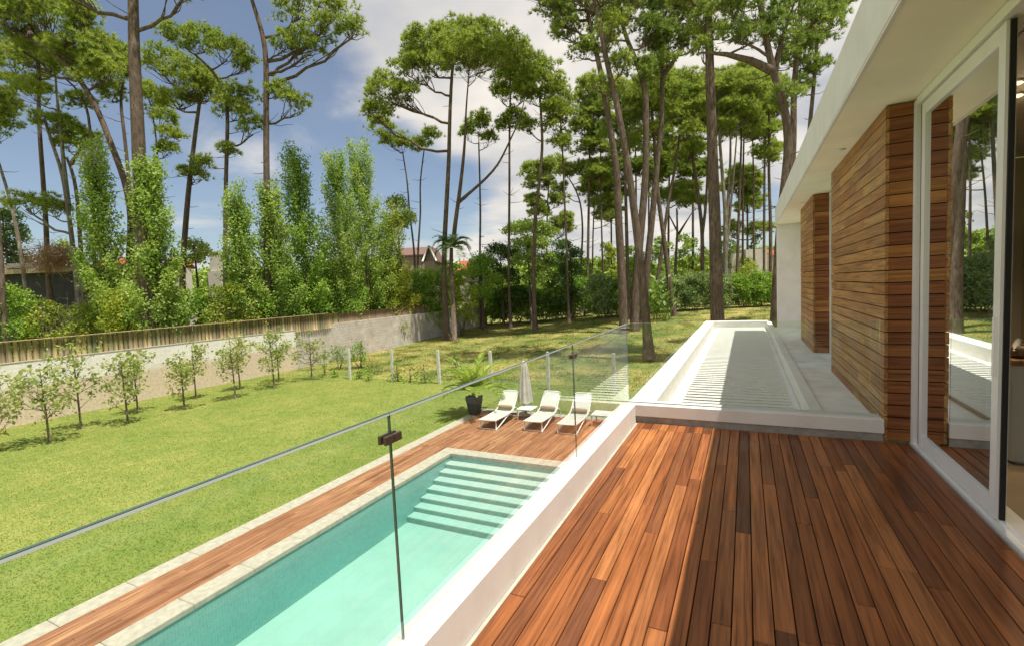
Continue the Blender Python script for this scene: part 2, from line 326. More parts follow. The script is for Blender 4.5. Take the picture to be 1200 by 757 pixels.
def make_tiles(name, a, b_, grout, s=0.03):
    m, t, o = mat(name); b = pbsdf(t, o, 0.35, 0.4)
    mp = coords(t); g = N(t, 'ShaderNodeNewGeometry')
    sp_ = N(t, 'ShaderNodeSeparateXYZ'); t.links.new(mp.outputs[0], sp_.inputs[0]); cb = N(t, 'ShaderNodeCombineXYZ')
    t.links.new(mathn(t, 'ADD', sp_.outputs[0], sp_.outputs[1]), cb.inputs[0]); t.links.new(mathn(t, 'ADD', sp_.outputs[2], sp_.outputs[0]), cb.inputs[1])
    br = N(t, 'ShaderNodeTexBrick'); br.offset = 0.0; br.inputs['Scale'].default_value = 1.0; br.inputs['Brick Width'].default_value = s; br.inputs['Row Height'].default_value = s; br.inputs['Mortar Size'].default_value = s * 0.08
    br.inputs['Color1'].default_value = (*a, 1); br.inputs['Color2'].default_value = (*b_, 1); br.inputs['Mortar'].default_value = (*grout, 1)
    t.links.new(cb.outputs[0], br.inputs['Vector'])
    n = noise(t, mp.outputs[0], 1.1, 4)
    t.links.new(mixc(t, 1.0, br.outputs[0], ramp(t, n, ((0.3, (0.9, 0.9, 0.9)), (0.7, (1.05, 1.05, 1.05)))), 'MULTIPLY'), b.inputs['Base Color'])
    return m
basin_m = make_tiles('mosaic_wall', (0.26, 0.46, 0.43), (0.20, 0.40, 0.38), (0.34, 0.48, 0.45), 0.05)
basin_floor = make_tiles('basin_floor', (0.57, 0.57, 0.50), (0.56, 0.57, 0.50), (0.55, 0.56, 0.50), 0.3)
tread_m = plain('step_tread', (0.52, 0.55, 0.49), 0.6, 0.3, 0.04, 6)
lamp_m, t_, o_ = mat('lamp_glow'); e_ = N(t_, 'ShaderNodeEmission'); e_.inputs[0].default_value = (1, 0.66, 0.30, 1); e_.inputs[1].default_value = 3.0; t_.links.new(e_.outputs[0], o_.inputs[0])

# ------------------------------------------------------------------ mesh helpers
class MB:
    """collects boxes, tubes and faces; build() links them as ONE mesh object"""
    def __init__(s): s.v = []; s.f = []; s.mi = []; s.sm = []
    def add(s, vs, fs, mi=0, smooth_=False):
        b = len(s.v); s.v += [tuple(p) for p in vs]
        for f in fs: s.f.append([i + b for i in f]); s.mi.append(mi); s.sm.append(smooth_)
        return s
    def box(s, x0, x1, y0, y1, z0, z1, mi=0, bev=0.0):
        if bev <= 0:
            vs = [(x0, y0, z0), (x1, y0, z0), (x1, y1, z0), (x0, y1, z0), (x0, y0, z1), (x1, y0, z1), (x1, y1, z1), (x0, y1, z1)]
            fs = [(0, 3, 2, 1), (4, 5, 6, 7), (0, 1, 5, 4), (1, 2, 6, 5), (2, 3, 7, 6), (3, 0, 4, 7)]
            return s.add(vs, fs, mi)
        # top edges eased all round
        e = bev
        vs = [(x0, y0, z0), (x1, y0, z0), (x1, y1, z0), (x0, y1, z0), (x0, y0, z1 - e), (x1, y0, z1 - e), (x1, y1, z1 - e), (x0, y1, z1 - e),
              (x0 + e, y0 + e, z1), (x1 - e, y0 + e, z1), (x1 - e, y1 - e, z1), (x0 + e, y1 - e, z1)]
        fs = [(0, 3, 2, 1), (8, 9, 10, 11), (0, 1, 5, 4), (1, 2, 6, 5), (2, 3, 7, 6), (3, 0, 4, 7), (4, 5, 9, 8), (5, 6, 10, 9), (6, 7, 11, 10), (7, 4, 8, 11)]
        return s.add(vs, fs, mi)
    def obox(s, c, ax, ay, az, mi=0):
        """box round c with half-axis vectors"""
        c, ax, ay, az = map(np.array, (c, ax, ay, az))
        vs = [c + i * ax + j * ay + k * az for k in (-1, 1) for (i, j) in ((-1, -1), (1, -1), (1, 1), (-1, 1))]
        return s.add(vs, [(0, 3, 2, 1), (4, 5, 6, 7), (0, 1, 5, 4), (1, 2, 6, 5), (2, 3, 7, 6), (3, 0, 4, 7)], mi)
    def tube(s, pts, rad, k=7, mi=0, cap=True):
        pts = np.asarray(pts, float); n = len(pts)
        rad = np.full(n, rad) if np.isscalar(rad) else np.asarray(rad, float)
        tg = np.gradient(pts, axis=0); tg /= (np.linalg.norm(tg, axis=1)[:, None] + 1e-9)
        ref = np.array([0, 0, 1.0]) if abs(tg[:, 2]).mean() < 0.8 else np.array([1.0, 0, 0])
        a = np.cross(tg, ref); a /= (np.linalg.norm(a, axis=1)[:, None] + 1e-9); b = np.cross(tg, a)
        th = np.arange(k) * 2 * math.pi / k
        ring = pts[:, None, :] + rad[:, None, None] * (np.cos(th)[None, :, None] * a[:, None, :] + np.sin(th)[None, :, None] * b[:, None, :])
        base = len(s.v); s.v += [tuple(p) for p in ring.reshape(-1, 3)]
        for i in range(n - 1):
            for j in range(k):
                q = (j + 1) % k
                s.f.append([base + i * k + j, base + i * k + q, base + (i + 1) * k + q, base + (i + 1) * k + j]); s.mi.append(mi); s.sm.append(True)
        if cap:
            s.f.append([base + j for j in range(k)]); s.mi.append(mi); s.sm.append(False)
            s.f.append([base + (n - 1) * k + j for j in range(k)][::-1]); s.mi.append(mi); s.sm.append(False)
        return s
    def lathe(s, prof, c, k=20, mi=0, square=False):
        vs = []; fs = []
        for r, z in prof:
            for j in range(k):
                th = 2 * math.pi * (j + 0.5) / k; q = r
                vs.append((c[0] + q * math.cos(th), c[1] + q * math.sin(th), c[2] + z))
        for i in range(len(prof) - 1):
            for j in range(k):
                q = (j + 1) % k; fs.append((i * k + j, i * k + q, (i + 1) * k + q, (i + 1) * k + j))
        fs.append(tuple(range(k))[::-1]); fs.append(tuple((len(prof) - 1) * k + j for j in range(k)))
        return s.add(vs, fs, mi, not square)
    def build(s, name, mats, parent=None):
        me = bpy.data.meshes.new(name); me.from_pydata(s.v, [], s.f)
        mats = mats if isinstance(mats, (list, tuple)) else [mats]
        for m_ in mats: me.materials.append(m_)
        me.polygons.foreach_set('material_index', s.mi); me.polygons.foreach_set('use_smooth', s.sm); me.update()
        o = bpy.data.objects.new(name, me); COL.objects.link(o)
        if parent is not None:
            o.parent = parent; o.matrix_parent_inverse = Matrix.Translation(-Vector(parent.location))
        return o
def bulk(name, verts, nper, m_, parent=None, world_=True):
    """many loose triangles or quads as one mesh"""
    verts = np.ascontiguousarray(verts.reshape(-1, 3), dtype=np.float32); nv = len(verts); nf = nv // nper
    me = bpy.data.meshes.new(name); me.vertices.add(nv); me.vertices.foreach_set('co', verts.ravel())
    me.loops.add(nv); me.loops.foreach_set('vertex_index', np.arange(nv, dtype=np.int32))
    me.polygons.add(nf); me.polygons.foreach_set('loop_start', np.arange(0, nv, nper, dtype=np.int32))
    me.materials.append(m_); me.update(calc_edges=True); me.validate()
    o = bpy.data.objects.new(name, me); COL.objects.link(o)
    if parent is not None:
        o.parent = parent; o.matrix_parent_inverse = Matrix.Translation(-Vector(parent.location))
    return o
def tag(o, label=None, cat=None, group=None, kind=None):
    if label: o['label'] = label
    if cat: o['category'] = cat
    if group: o['group'] = group
    if kind: o['kind'] = kind
    return o
def thing(name, label, cat, loc=(0, 0, 0), group=None):
    o = bpy.data.objects.new(name, None); COL.objects.link(o); o.location = tuple(float(c) for c in loc); o.empty_display_size = 0.1
    return tag(o, label, cat, group)
def copy_tree(o, parent=None):
    c = o.copy(); COL.objects.link(c)
    if parent is not None:
        c.parent = parent; c.matrix_parent_inverse = o.matrix_parent_inverse.copy()
    for ch in o.children: copy_tree(ch, c)
    return c
def unit(n):
    v = RNG.normal(size=(n, 3)); return v / np.linalg.norm(v, axis=1)[:, None]
def tris(pos, dirs, length, width):
    """needle-like triangles from pos along dirs"""
    n = len(pos); side = np.cross(dirs, unit(n)); side /= (np.linalg.norm(side, axis=1)[:, None] + 1e-9)
    w = (width * 0.5)[:, None] * side
    return np.stack([pos - w, pos + w, pos + dirs * length[:, None]], 1)
def leaves(pos, size, up=0.35):
    """diamond leaves, facing every way but rather upwards"""
    n = len(pos); nrm = unit(n) + np.array([0, 0, up]); nrm /= np.linalg.norm(nrm, axis=1)[:, None]
    a = np.cross(nrm, unit(n)); a /= (np.linalg.norm(a, axis=1)[:, None] + 1e-9); b = np.cross(nrm, a)
    s_ = size[:, None]
    return np.stack([pos - a * s_ * .62, pos + b * s_ * .42 + a * s_ * .05, pos + a * s_ * .62, pos - b * s_ * .42 + a * s_ * .05], 1)

# ------------------------------------------------------------------ the ground
PX0, PX1, PY0, PY1 = -8.0, -3.85, -3.0, 11.56                  # outside of the coping
xs = sorted(set(list(np.arange(-600, -120, 60)) + list(np.arange(-120, 60, 4.0)) + list(np.arange(60, 500, 60)) + [PX0 + .06, PX1 - .06]))
ys = sorted(set(list(np.arange(-200, -20, 30)) + list(np.arange(-20, 100, 3.0)) + list(np.arange(100, 200, 20)) + list(np.arange(200, 1400, 150)) + [PY0 + .06, PY1 - .06]))
gm = MB(); XX, YY = np.meshgrid(xs, ys)
ZZ = gz(XX, YY)
ZZ = ZZ - 0.03
gm.v = [tuple(p) for p in np.stack([XX, YY, ZZ], -1).reshape(-1, 3)]
nx = len(xs)
for j in range(len(ys) - 1):
    for i in range(nx - 1):
        if PX0 < xs[i] and xs[i + 1] < PX1 and PY0 < ys[j] and ys[j + 1] < PY1: continue
        gm.f.append([j * nx + i, j * nx + i + 1, (j + 1) * nx + i + 1, (j + 1) * nx + i]); gm.mi.append(0); gm.sm.append(True)
tag(gm.build('lawn', ground_m), kind='structure')

def blades(n, x0, x1, y0, y1, h, w, maskf=None):
    p = np.stack([RNG.uniform(x0, x1, n), RNG.uniform(y0, y1, n), np.zeros(n)], 1)
    if maskf is not None: p = p[maskf(p)]
    p[:, 2] = gz(p[:, 0], p[:, 1]) - 0.033; n = len(p)
    d = unit(n) * 1.5; d[:, 2] = RNG.uniform(.35, .8, n); d /= np.linalg.norm(d, axis=1)[:, None]
    sd_ = np.cross(d, np.tile([0, 0, 1.0], (n, 1))) + RNG.normal(0, .25, (n, 3)); sd_ *= (w * .5) / (np.linalg.norm(sd_, axis=1)[:, None] + 1e-9)
    return np.stack([p - sd_, p + sd_, p + d * (RNG.uniform(.6, 1.4, n) * h)[:, None]], 1)
clumpc = RNG.uniform((-26, 21), (6, 58), (900, 2))
def tufts(n):
    c = clumpc[RNG.integers(0, len(clumpc), n)]; xy = c + RNG.normal(0, 0.28, (n, 2))
    p = np.stack([xy[:, 0], xy[:, 1], gz(xy[:, 0], xy[:, 1]) - 0.04], 1)
    d = unit(n) * 0.7; d[:, 2] = 1; d /= np.linalg.norm(d, axis=1)[:, None]
    return tris(p, d, RNG.uniform(.07, .22, n), np.full(n, .03))
gr = np.concatenate([blades(260000, -27, -9.36, 1, 20.4, 0.045, 0.016), blades(25000, -9.4, -1.3, 16.1, 21, 0.06, 0.024), blades(60000, -27, 4, 20, 48, 0.09, 0.04), tufts(45000)])
tag(bulk('grass', gr, 3, blade_m), kind='stuff')

# ------------------------------------------------------------------ pool and pool deck
pool = thing('swimming_pool', 'long rectangular pool with pale stone coping and underwater steps beside the wooden deck', 'swimming pool', (-6, 5, -3))
b = MB(); zb, zt = -4.07, -3.0
b.box(-7.75, -7.62, PY0 + .06, 11.28, zb, -3.02); b.box(-4.22, -4.09, PY0 + .06, 11.28, zb, -3.02)
b.box(-7.62, -4.22, 11.17, 11.28, zb, -3.02); b.box(-7.62, -4.22, PY0 + .06, PY0 + .18, zb, -3.02)
b.box(-7.75, -4.09, PY0 + .06, 11.28, zb - .1, zb, 1)
b.build('basin', [basin_m, basin_floor], pool)
b = MB()
for i in range(7):
    z1 = -3.20 - 0.12 * i; y1 = 11.165 - 0.29 * i
    b.box(-7.615, -4.225, y1 - .29, y1, zb + .004, z1 - .03, 1); b.box(-7.612, -4.228, y1 - .30, y1 - .002, z1 - .028, z1, 0)
b.build('steps', [tread_m, basin_m], pool)
b = MB()
def slabs(bm, x0, x1, y0, y1, z0, z1, axis, L):
    a0, a1 = (x0, x1) if axis == 0 else (y0, y1); n = max(1, int(round((a1 - a0) / L))); st = (a1 - a0) / n
    for i in range(n):
        p, q = a0 + i * st + .003, a0 + (i + 1) * st - .003
        if axis == 0: bm.box(p, q, y0, y1, z0, z1, 0, .012)
        else: bm.box(x0, x1, p, q, z0, z1, 0, .012)
slabs(b, -8.0, -7.60, PY0, 11.16, -3.07, -2.985, 1, 1.0); slabs(b, -4.24, -3.85, PY0, 11.16, -3.07, -2.985, 1, 1.0); slabs(b, -8.0, -3.85, 11.163, 11.56, -3.07, -2.985, 0, 1.0)
b.build('coping', stone_m, pool)
b = MB(); b.box(-7.66, -4.18, PY0 + .1, 11.22, zb - .05, -3.115)
tag(b.build('water', water_m), kind='structure')

def boards(bm, x0, x1, y0, y1, zt_, pitch, gap, th, Lr, axis=1, jit=.001):
    a0, a1, b0, b1 = (x0, x1, y0, y1) if axis == 1 else (y0, y1, x0, x1)
    n = int(round((a1 - a0) / pitch)); st = (a1 - a0) / n
    for i in range(n):
        p, q = a0 + i * st + gap / 2, a0 + (i + 1) * st - gap / 2
        c = b0 - (random.uniform(0, Lr[0]) if b1 - b0 > Lr[0] else 0)
        while c < b1 - .02:
            e = min(b1, c + random.uniform(*Lr)); s_ = max(b0, c)
            if e - s_ > .02:
                z_ = zt_ + random.uniform(-jit, jit)
                if axis == 1: bm.box(p, q, s_ + .0015, e - .0015, z_ - th, z_, 0, .0025)
                else: bm.box(s_ + .0015, e - .0015, p, q, z_ - th, z_, 0, .0025)
            c = e
b = MB(); boards(b, -8.97, -8.005, PY0, 11.56, -2.99, .1, .006, .03, (1.2, 3.0)); boards(b, -8.97, -1.45, 11.565, 15.68, -2.99, .1, .006, .03, (1.2, 3.0)); boards(b, -3.845, -1.45, PY0, 11.56, -2.99, .1, .006, .03, (1.2, 3.0))
b.box(-8.97, -8.005, PY0, 11.56, -3.05, -3.025, 1); b.box(-8.97, -1.45, 11.57, 15.68, -3.05, -3.025, 1); b.box(-3.845, -1.45, PY0, 11.56, -3.05, -3.025, 1)
tag(b.build('pool_deck', [pooldeck_m, gap_m]), kind='structure')
b = MB(); slabs(b, -9.34, -8.975, PY0, 16.0, -3.08, -2.985, 1, 1.0); slabs(b, -8.97, -1.45, 15.685, 16.0, -3.08, -2.985, 0, 1.0)
tag(b.build('stone_path', stone_m), kind='structure')

# ------------------------------------------------------------------ the house
house = thing('modern_house', 'white flat roofed house with wood clad walls and a timber terrace', 'house', (2, 5, -3))
FAR = 15.65
b = MB(); boards(b, -1.108, -.334, -3.2, 5.137, 0.0, .0860, .005, .028, (1.1, 3.2)); boards(b, -1.108, -.334, 5.140, 5.365, 0.0, .0860, .005, .028, (1.1, 3.2)); boards(b, -.334, 1.30, -3.2, 5.365, 0.0, .0860, .005, .028, (1.1, 3.2))
b.box(-1.108, 1.30, -3.2, 5.365, -.05, -.034, 1)
b.build('terrace_floor', [deck_m, gap_m], house)
b = MB()
[b.box(-1.275, -1.135, p, q, -.40, .20, 0, .004) for p, q in ((-3.2, 1.2), (1.203, 5.13), (5.133, 5.372))]                       # upstand along the pool side
b.box(-1.131, -1.112, -3.2, 5.36, -.05, -.006, 1)
b.box(-1.25, 1.128, 5.375, 5.60, .072, .20, 0, .004); b.box(-1.245, 1.125, 5.39, 5.60, -.40, .070, 2)
b.build('upstand', [white, stone_m, plinth_m], house)
b = MB(); b.box(-1.20, 1.36, -3.2, 5.36, -.40, -.055); b.box(.70, 1.40, 5.61, FAR, -.30, .12)
b.build('floor_slab', [ledge_m], house)
b = MB(); b.box(-1.12, -1.0, -3.2, 5.2, -3.05, -.405); b.box(-1.0, 6, 5.1, 5.2, -3.05, -.405); b.box(1.0, 1.2, 5.2, FAR, -3.05, -.305)
b.build('ground_floor_wall', white, house)
b = MB(); b.box(.77, 7.5, -3.6, 15.9, 3.03, 3.5, 0, .006); b.box(.775, .80, -3.6, 15.89, 3.012, 3.029); b.box(.80, 1.36, -3.6, FAR, 3.016, 3.028, 1)
b.build('roof', [white, ceiling_m], house)
b = MB(); b.box(.80, 1.40, FAR, FAR + .22, -3.05, 3.01)
b.box(1.40, 1.55, 5.44, 8.75, -.30, 3.01); b.box(1.40, 1.55, 10.40, FAR, -.30, 3.01)
b.build('outer_wall', white, house)
def cladding(x0, x1, y0, y1, z0, z1):
    b = MB(); n = 27; st = (z1 - z0) / n
    b.box(x0 + .03, x1, y0 + .03, y1 - .005, z0, z1 - .004, 2)
    for i in range(n):
        p, q = z0 + i * st + .0045, z0 + (i + 1) * st - .0045
        c = y0 - random.uniform(0, 1.2)
        while c < y1 - .02:
            e = min(y1, c + random.uniform(1.2, 2.6)); s_ = max(c, y0)
            if e - s_ > .02: b.box(x0 + random.uniform(-.001, .001), x0 + .028, s_ + .001, e - .001, p, q, 0)
            c = e
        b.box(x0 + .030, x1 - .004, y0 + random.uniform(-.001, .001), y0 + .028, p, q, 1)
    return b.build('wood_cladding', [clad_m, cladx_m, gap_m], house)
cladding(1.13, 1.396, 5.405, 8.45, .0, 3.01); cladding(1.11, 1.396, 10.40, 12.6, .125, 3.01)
# bedroom window between the clad walls
w = MB()
for a in ((8.75, 8.83), (10.30, 10.39), (9.52, 9.58)): w.box(1.36, 1.43, a[0], a[1], .13, 3.0)
w.box(1.362, 1.428, 8.83, 10.30, .13, .21); w.box(1.362, 1.428, 8.83, 10.30, 2.92, 3.0); w.box(1.362, 1.428, 8.83, 10.30, 1.06, 1.14)
wf = w.build('window', white_metal, house); MB().box(1.395, 1.405, 8.84, 10.29, .2, 2.93).build('pane', doorglass, wf)
for y_ in (6.95, 11.4):
    b = MB(); b.lathe(((.055, 0), (.055, .006), (.04, .004)), (1.02, y_, 3.008), 20); b.build('soffit_light', white_metal, house)
# sliding door in the long glazed wall
dx = 1.335
b = MB(); b.box(dx - .01, dx + .16, 5.33, 5.40, .0, 3.0); b.box(dx - .012, dx + .162, -3.2, 5.33, 2.945, 3.01); b.box(dx - .012, dx + .162, -3.2, 5.40, -.03, .012); b.box(dx + .03, dx + .05, -3.2, 5.33, .012, .03); b.box(dx + .07, dx + .16, 5.26, 5.329, .013, 2.944)
b.build('door_frame', white_metal, house)
sl = MB(); y0, y1 = 3.79, 5.24
sl.box(dx + .005, dx + .055, y0, y0 + .085, .031, 2.93); sl.box(dx + .005, dx + .055, y1 - .085, y1, .031, 2.93); sl.box(dx + .007, dx + .053, y0 + .085, y1 - .085, .031, .135); sl.box(dx + .007, dx + .053, y0 + .085, y1 - .085, 2.83, 2.93)
so = sl.build('sliding_door', white_metal, house)
MB().box(dx + .024, dx + .036, y0 + .08, y1 - .08, .13, 2.84).build('pane', doorglass, so)
MB().box(dx + .020, dx + .046, y0 - .016, y0 - .002, .031, 2.93).build('gap_strip', gap_strip_m, so)  # dark strip put in for the shaded gap beside the near stile
MB().box(dx + .004, dx + .052, y1 + .003, y1 + .013, .031, 2.93).build('gap_strip', gap_strip_m, so)  # dark strip put in for the shaded gap between frame and stile
MB().box(dx - .012, dx + .004, y0 + .02, y0 + .045, .9, 1.25).build('handle', white_metal, so)
s2 = MB(); s2.box(dx + .08, dx + .13, 5.10, 5.25, .031, 2.93); s2.box(dx + .08, dx + .13, 4.10, 4.17, .031, 2.93); s2.box(dx + .082, dx + .128, 4.17, 5.10, .031, .13); s2.box(dx + .082, dx + .128, 4.17, 5.10, 2.83, 2.93)
s2o = s2.build('sliding_door', white_metal, house)
MB().box(dx + .10, dx + .11, 4.15, 5.11, .125, 2.835).build('pane', doorglass, s2o)
# the room behind
b = MB(); b.box(1.50, 7.3, -3.2, 8.5, -.06, .0); b.build('interior_floor', floor_in, house)
b = MB(); b.box(1.51, 7.3, -3.2, 8.5, 2.93, 2.95); b.build('interior_ceiling', white, house)
b = MB(); b.box(1.56, 7.3, 8.5, 8.6, 0, 2.92); b.box(7.2, 7.3, -3.2, 8.5, 0, 2.92); b.box(1.4, 7.3, -3.4, -3.25, -.3, 3.0)
b.box(2.05, 2.15, 6.9, 8.49, 0, 2.92); b.box(1.56, 1.9, 5.6, 5.75, 0, 2.92); b.box(3.2, 3.26, 6.0, 8.45, 0, 2.05)
b.build('interior_wall', plain('interior_paint', (0.62, 0.56, 0.42), 0.9, 0.1, 0.03, 2), house)
for (x_, y_) in ((1.83, 5.05), (1.97, 5.42)):
    b = MB(); b.lathe(((.075, 0), (.075, .008), (.06, .006)), (x_, y_, 2.917), 24, 0); l = b.build('ceiling_light', white_metal, house)
    MB().lathe(((.055, 0), (.055, .003)), (x_, y_, 2.912), 24).build('lamp', lamp_m, l)
    ld = bpy.data.lights.new('downlight', 'SPOT'); ld.energy = 45; ld.color = (1, .78, .5); ld.spot_size = 2.4; ld.spot_blend = .6; ld.shadow_soft_size = .05; lo = bpy.data.objects.new('downlight', ld); COL.objects.link(lo); lo.location = (x_, y_, 2.89)

# pergola roof beside the terrace
perg = thing('louvred_pergola', 'white louvred pergola roof framed by wide white beams beyond the terrace', 'pergola', (0, 11, -3))
b = MB(); b.box(-1.25, -.96, 5.602, 17.45, -.22, .18, 0, .004); b.box(-.955, .60, 17.2, 17.45, -.22, .18, 0, .004)
b.box(.58, .698, 5.602, 17.2, -.22, .16, 0, .004); b.box(-.955, .575, 5.602, 5.66, -.22, .13)
b.box(-.955, -.78, 5.665, 17.195, -.06, -.045); b.box(.49, .575, 5.665, 17.195, -.06, -.045)
b.build('beam', white, perg)
b = MB(); y_ = 5.74
while y_ < 17.15:
    b.obox((-.145, y_, -.03), (.634, 0, 0), (0, .040, .002), (0, -.001, .014)); y_ += .170
b.build('louvre_slats', louvre_m, perg)
for x_, y_ in ((-1.1, 17.3), (.5, 17.3)):
    MB().box(x_ - .1, x_ + .1, y_ - .1, y_ + .1, -3.05, -.22).build('post', white, perg)
b = MB(); 
tag(MB().box(-1.2, 1.0, 5.25, 17.5, -3.0, -2.985).build('paved_path', plain('shade_toned_paving', (0.05, 0.05, 0.048), 0.9, 0.1, 0.1, 4)), kind='structure')  # ground coloured near black so the gaps between louvres look shaded

# glass balustrade
bal = thing('glass_balustrade', 'frameless clear glass balustrade with bronze clamps along the terrace edge', 'balustrade', (-1.2, 3, .2))
def pane_y(y0, y1, x=-1.225):
    b = MB(); z0, z1, h = .203, 1.098, .0055
    vs = [(x - h, y0, z0), (x + h, y0, z0), (x + h, y1, z0), (x - h, y1, z0), (x - h, y0, z1), (x + h, y0, z1), (x + h, y1, z1), (x - h, y1, z1)]
    b.add(vs, [(3, 0, 4, 7), (1, 2, 6, 5)], 0); b.add(vs, [(0, 1, 5, 4), (2, 3, 7, 6)], 1); b.add(vs, [(4, 5, 6, 7)], 1)
    b.box(x - h, x + h, y0, y1, z1 + .0003, z1 + .0080, 2); b.box(x - h, x + h, y0, y1, z1 + .0082, z1 + .0102, 1)
    b.build('glass_panel', [glass, glass_edge, glass_top], bal)
pane_y(-2.2, 1.398); pane_y(1.402, 3.553); pane_y(3.557, 5.444)
b = MB(); y0, h, z0, z1, xa, xb = 5.452, .006, .203, 1.11, -1.225, 1.105
vs = [(xa, y0 - h, z0), (xb, y0 - h, z0), (xb, y0 + h, z0), (xa, y0 + h, z0), (xa, y0 - h, z1), (xb, y0 - h, z1), (xb, y0 + h, z1), (xa, y0 + h, z1)]
b.add(vs, [(0, 1, 5, 4), (2, 3, 7, 6)], 0); b.add(vs, [(1, 2, 6, 5), (3, 0, 4, 7)], 1); b.add(vs, [(4, 5, 6, 7)], 2)
b.build('glass_panel', [glass, glass_edge, glass_top], bal)
for yc in (1.400, 3.555):
    b = MB()
    for sx_ in (-1, 1):
        for (p, q) in ((-.045, -.002), (.002, .045)):
            xa = -1.225 + sx_ * .0065; xb = -1.225 + sx_ * .020
            b.box(min(xa, xb), max(xa, xb), yc + p, yc + q, .995, 1.027, 0, .002)
    b.build('clamp', bronze, bal)
b = MB(); b.box(-1.218, -1.210, 5.39, 5.445, 1.03, 1.055, 0, .002); b.box(-1.215, -1.15, 5.437, 5.445, 1.03, 1.055, 0, .002); b.build('clamp', bronze, bal)

# cabinet and bowl indoors
cab = thing('kitchen_cabinet', 'white cabinet with an oak top just inside the open sliding door', 'cabinet', (2.3, 5.1, 0))
b = MB(); b.box(1.86, 2.7, 5.02, 5.75, .02, .78); b.box(1.9, 2.7, 5.05, 5.74, .0, .02); b.build('body', cabinet_m, cab)
MB().box(1.845, 2.72, 5.0, 5.76, .782, .825, 0, .004).build('countertop', oak_m, cab)
bowl = thing('ceramic_bowl', 'brown woven bowl holding a pale rolled piece on the oak cabinet top', 'bowl', (1.97, 5.15, .826))
MB().lathe(((.06, 0), (.095, .03), (.10, .07), (.085, .10), (.075, .10), (.088, .065), (.05, .02)), (1.97, 5.15, .826), 18).build('body', bowl_m, bowl)
b = MB(); b.tube([(1.90, 5.10, .88), (1.915, 5.12, .93), (1.94, 5.15, .965)], [.018, .024, .02], 10); b.tube([(1.99, 5.15, .93), (2.03, 5.17, .955), (2.06, 5.2, .93)], [.016, .024, .014], 10); b.build('roll', sling_m, bowl)

# ------------------------------------------------------------------ pool furniture
def lounger(x0, x1, y0, label):
    zs = -2.66
    t = thing('sun_lounger', label, 'sun lounger', ((x0 + x1) / 2, y0 + .9, -2.988), 'white sun loungers on the pool deck')
    y1 = y0 + 1.30; by, bz = y1 + .56, zs + .60
    b = MB()                                                     # sling seat with a slight sag
    n = 8
    for i in range(n):
        ya, yb = y0 + (y1 - y0) * i / n, y0 + (y1 - y0) * (i + 1) / n; sag = lambda y: -.03 * math.sin(math.pi * (y - y0) / (y1 - y0))
        za, zb_ = zs + sag(ya), zs + sag(yb)
        vs = [(x0 + .03, ya, za), (x1 - .03, ya, za), (x1 - .03, yb, zb_), (x0 + .03, yb, zb_)]
        b.add(vs + [(p[0], p[1], p[2] - .012) for p in vs], [(0, 1, 2, 3), (7, 6, 5, 4), (0, 4, 5, 1), (2, 6, 7, 3)], 0, True)
    b.build('seat', sling_m, t)
    b = MB(); ux, uz = np.array([0, by - y1, bz - zs]), None
    L = np.linalg.norm(ux); d = ux / L; nrm = np.array([0, -d[2], d[1]])
    xc = (x0 + x1) / 2; hw = (x1 - x0) / 2
    prof = [(-hw + .04, 0.02), (hw - .04, 0.02), (hw - .035, L * .75), (hw - .06, L - .03), (hw - .12, L), (-hw + .12, L), (-hw + .06, L - .03), (-hw + .035, L * .75)]
    f0 = [(xc + p, *(np.array([0, y1, zs]) + d * q)[1:]) for p, q in prof]; f1 = [tuple(np.array(p) - nrm * .014) for p in f0]
    k = len(prof); b.add(f0 + f1, [tuple(range(k)), tuple(range(2 * k - 1, k - 1, -1))] + [(i, i + k, (i + 1) % k + k, (i + 1) % k) for i in range(k)])
    b.build('backrest', sling_m, t)
    b = MB()                                                     # rails, and the frame round the back
    for x in (x0 + .015, x1 - .015):
        b.tube([(x, y0, zs - .01), (x, y0 + .65, zs - .025), (x, y1 + .02, zs - .005)], .02, 8)
        q = np.array([x, y1, zs - .005]); b.tube([q, q + d * L * .5, q + d * (L - .08)], .018, 8)
    b.tube([(x0 + .015, y0, zs - .01), (x1 - .015, y0, zs - .01)], .02, 8)
    q = np.array([0, y1, zs]) + d * (L - .03); b.tube([(x0 + .015, *(q - d * .05)[1:]), (x0 + .08, *q[1:]), (x1 - .08, *q[1:]), (x1 - .015, *(q - d * .05)[1:])], .018, 8)
    b.build('frame', white_metal, t)
    for x in (x0 + .02, x1 - .02):                               # front leg, and the bowed leg that sweeps back from it
        MB().tube([(x, y0 + .04, zs - .02), (x, y0 + .03, -2.98)], .019, 8).build('leg', white_metal, t)
        MB().tube([(x, y0 + .04, -2.975), (x, y0 + .45, -2.86), (x, y0 + .9, -2.72), (x, y1 + .02, -2.60), (x, y1 + .22, -2.58), (x, y1 + .40, -2.68), (x, y1 + .46, -2.975)], .02, 8).build('arm', white_metal, t)
    for yy in (y0 + .03, y1 + .46): MB().tube([(x0 + .02, yy, -2.965), (x1 - .02, yy, -2.965)], .016, 8).build('stretcher', white_metal, t)
    c = np.array([0, y1, zs]) + d * .10 + nrm * .06
    b = MB(); b.tube([(x0 + .06, c[1], c[2]), (x0 + .09, c[1], c[2]), (xc, c[1], c[2]), (x1 - .09, c[1], c[2]), (x1 - .06, c[1], c[2])], [.04, .066, .07, .066, .04], 12); b.build('pillow', tan_cloth, t)
    return t
lounger(-8.0, -7.36, 13.50, 'white sun lounger with tan pillow nearest the charcoal planter')
lounger(-6.50, -5.85, 13.76, 'white sun lounger with tan pillow between the low table and the glass joint')
lounger(-5.36, -4.72, 13.76, 'white sun lounger with tan pillow behind the glass, next to the end table')
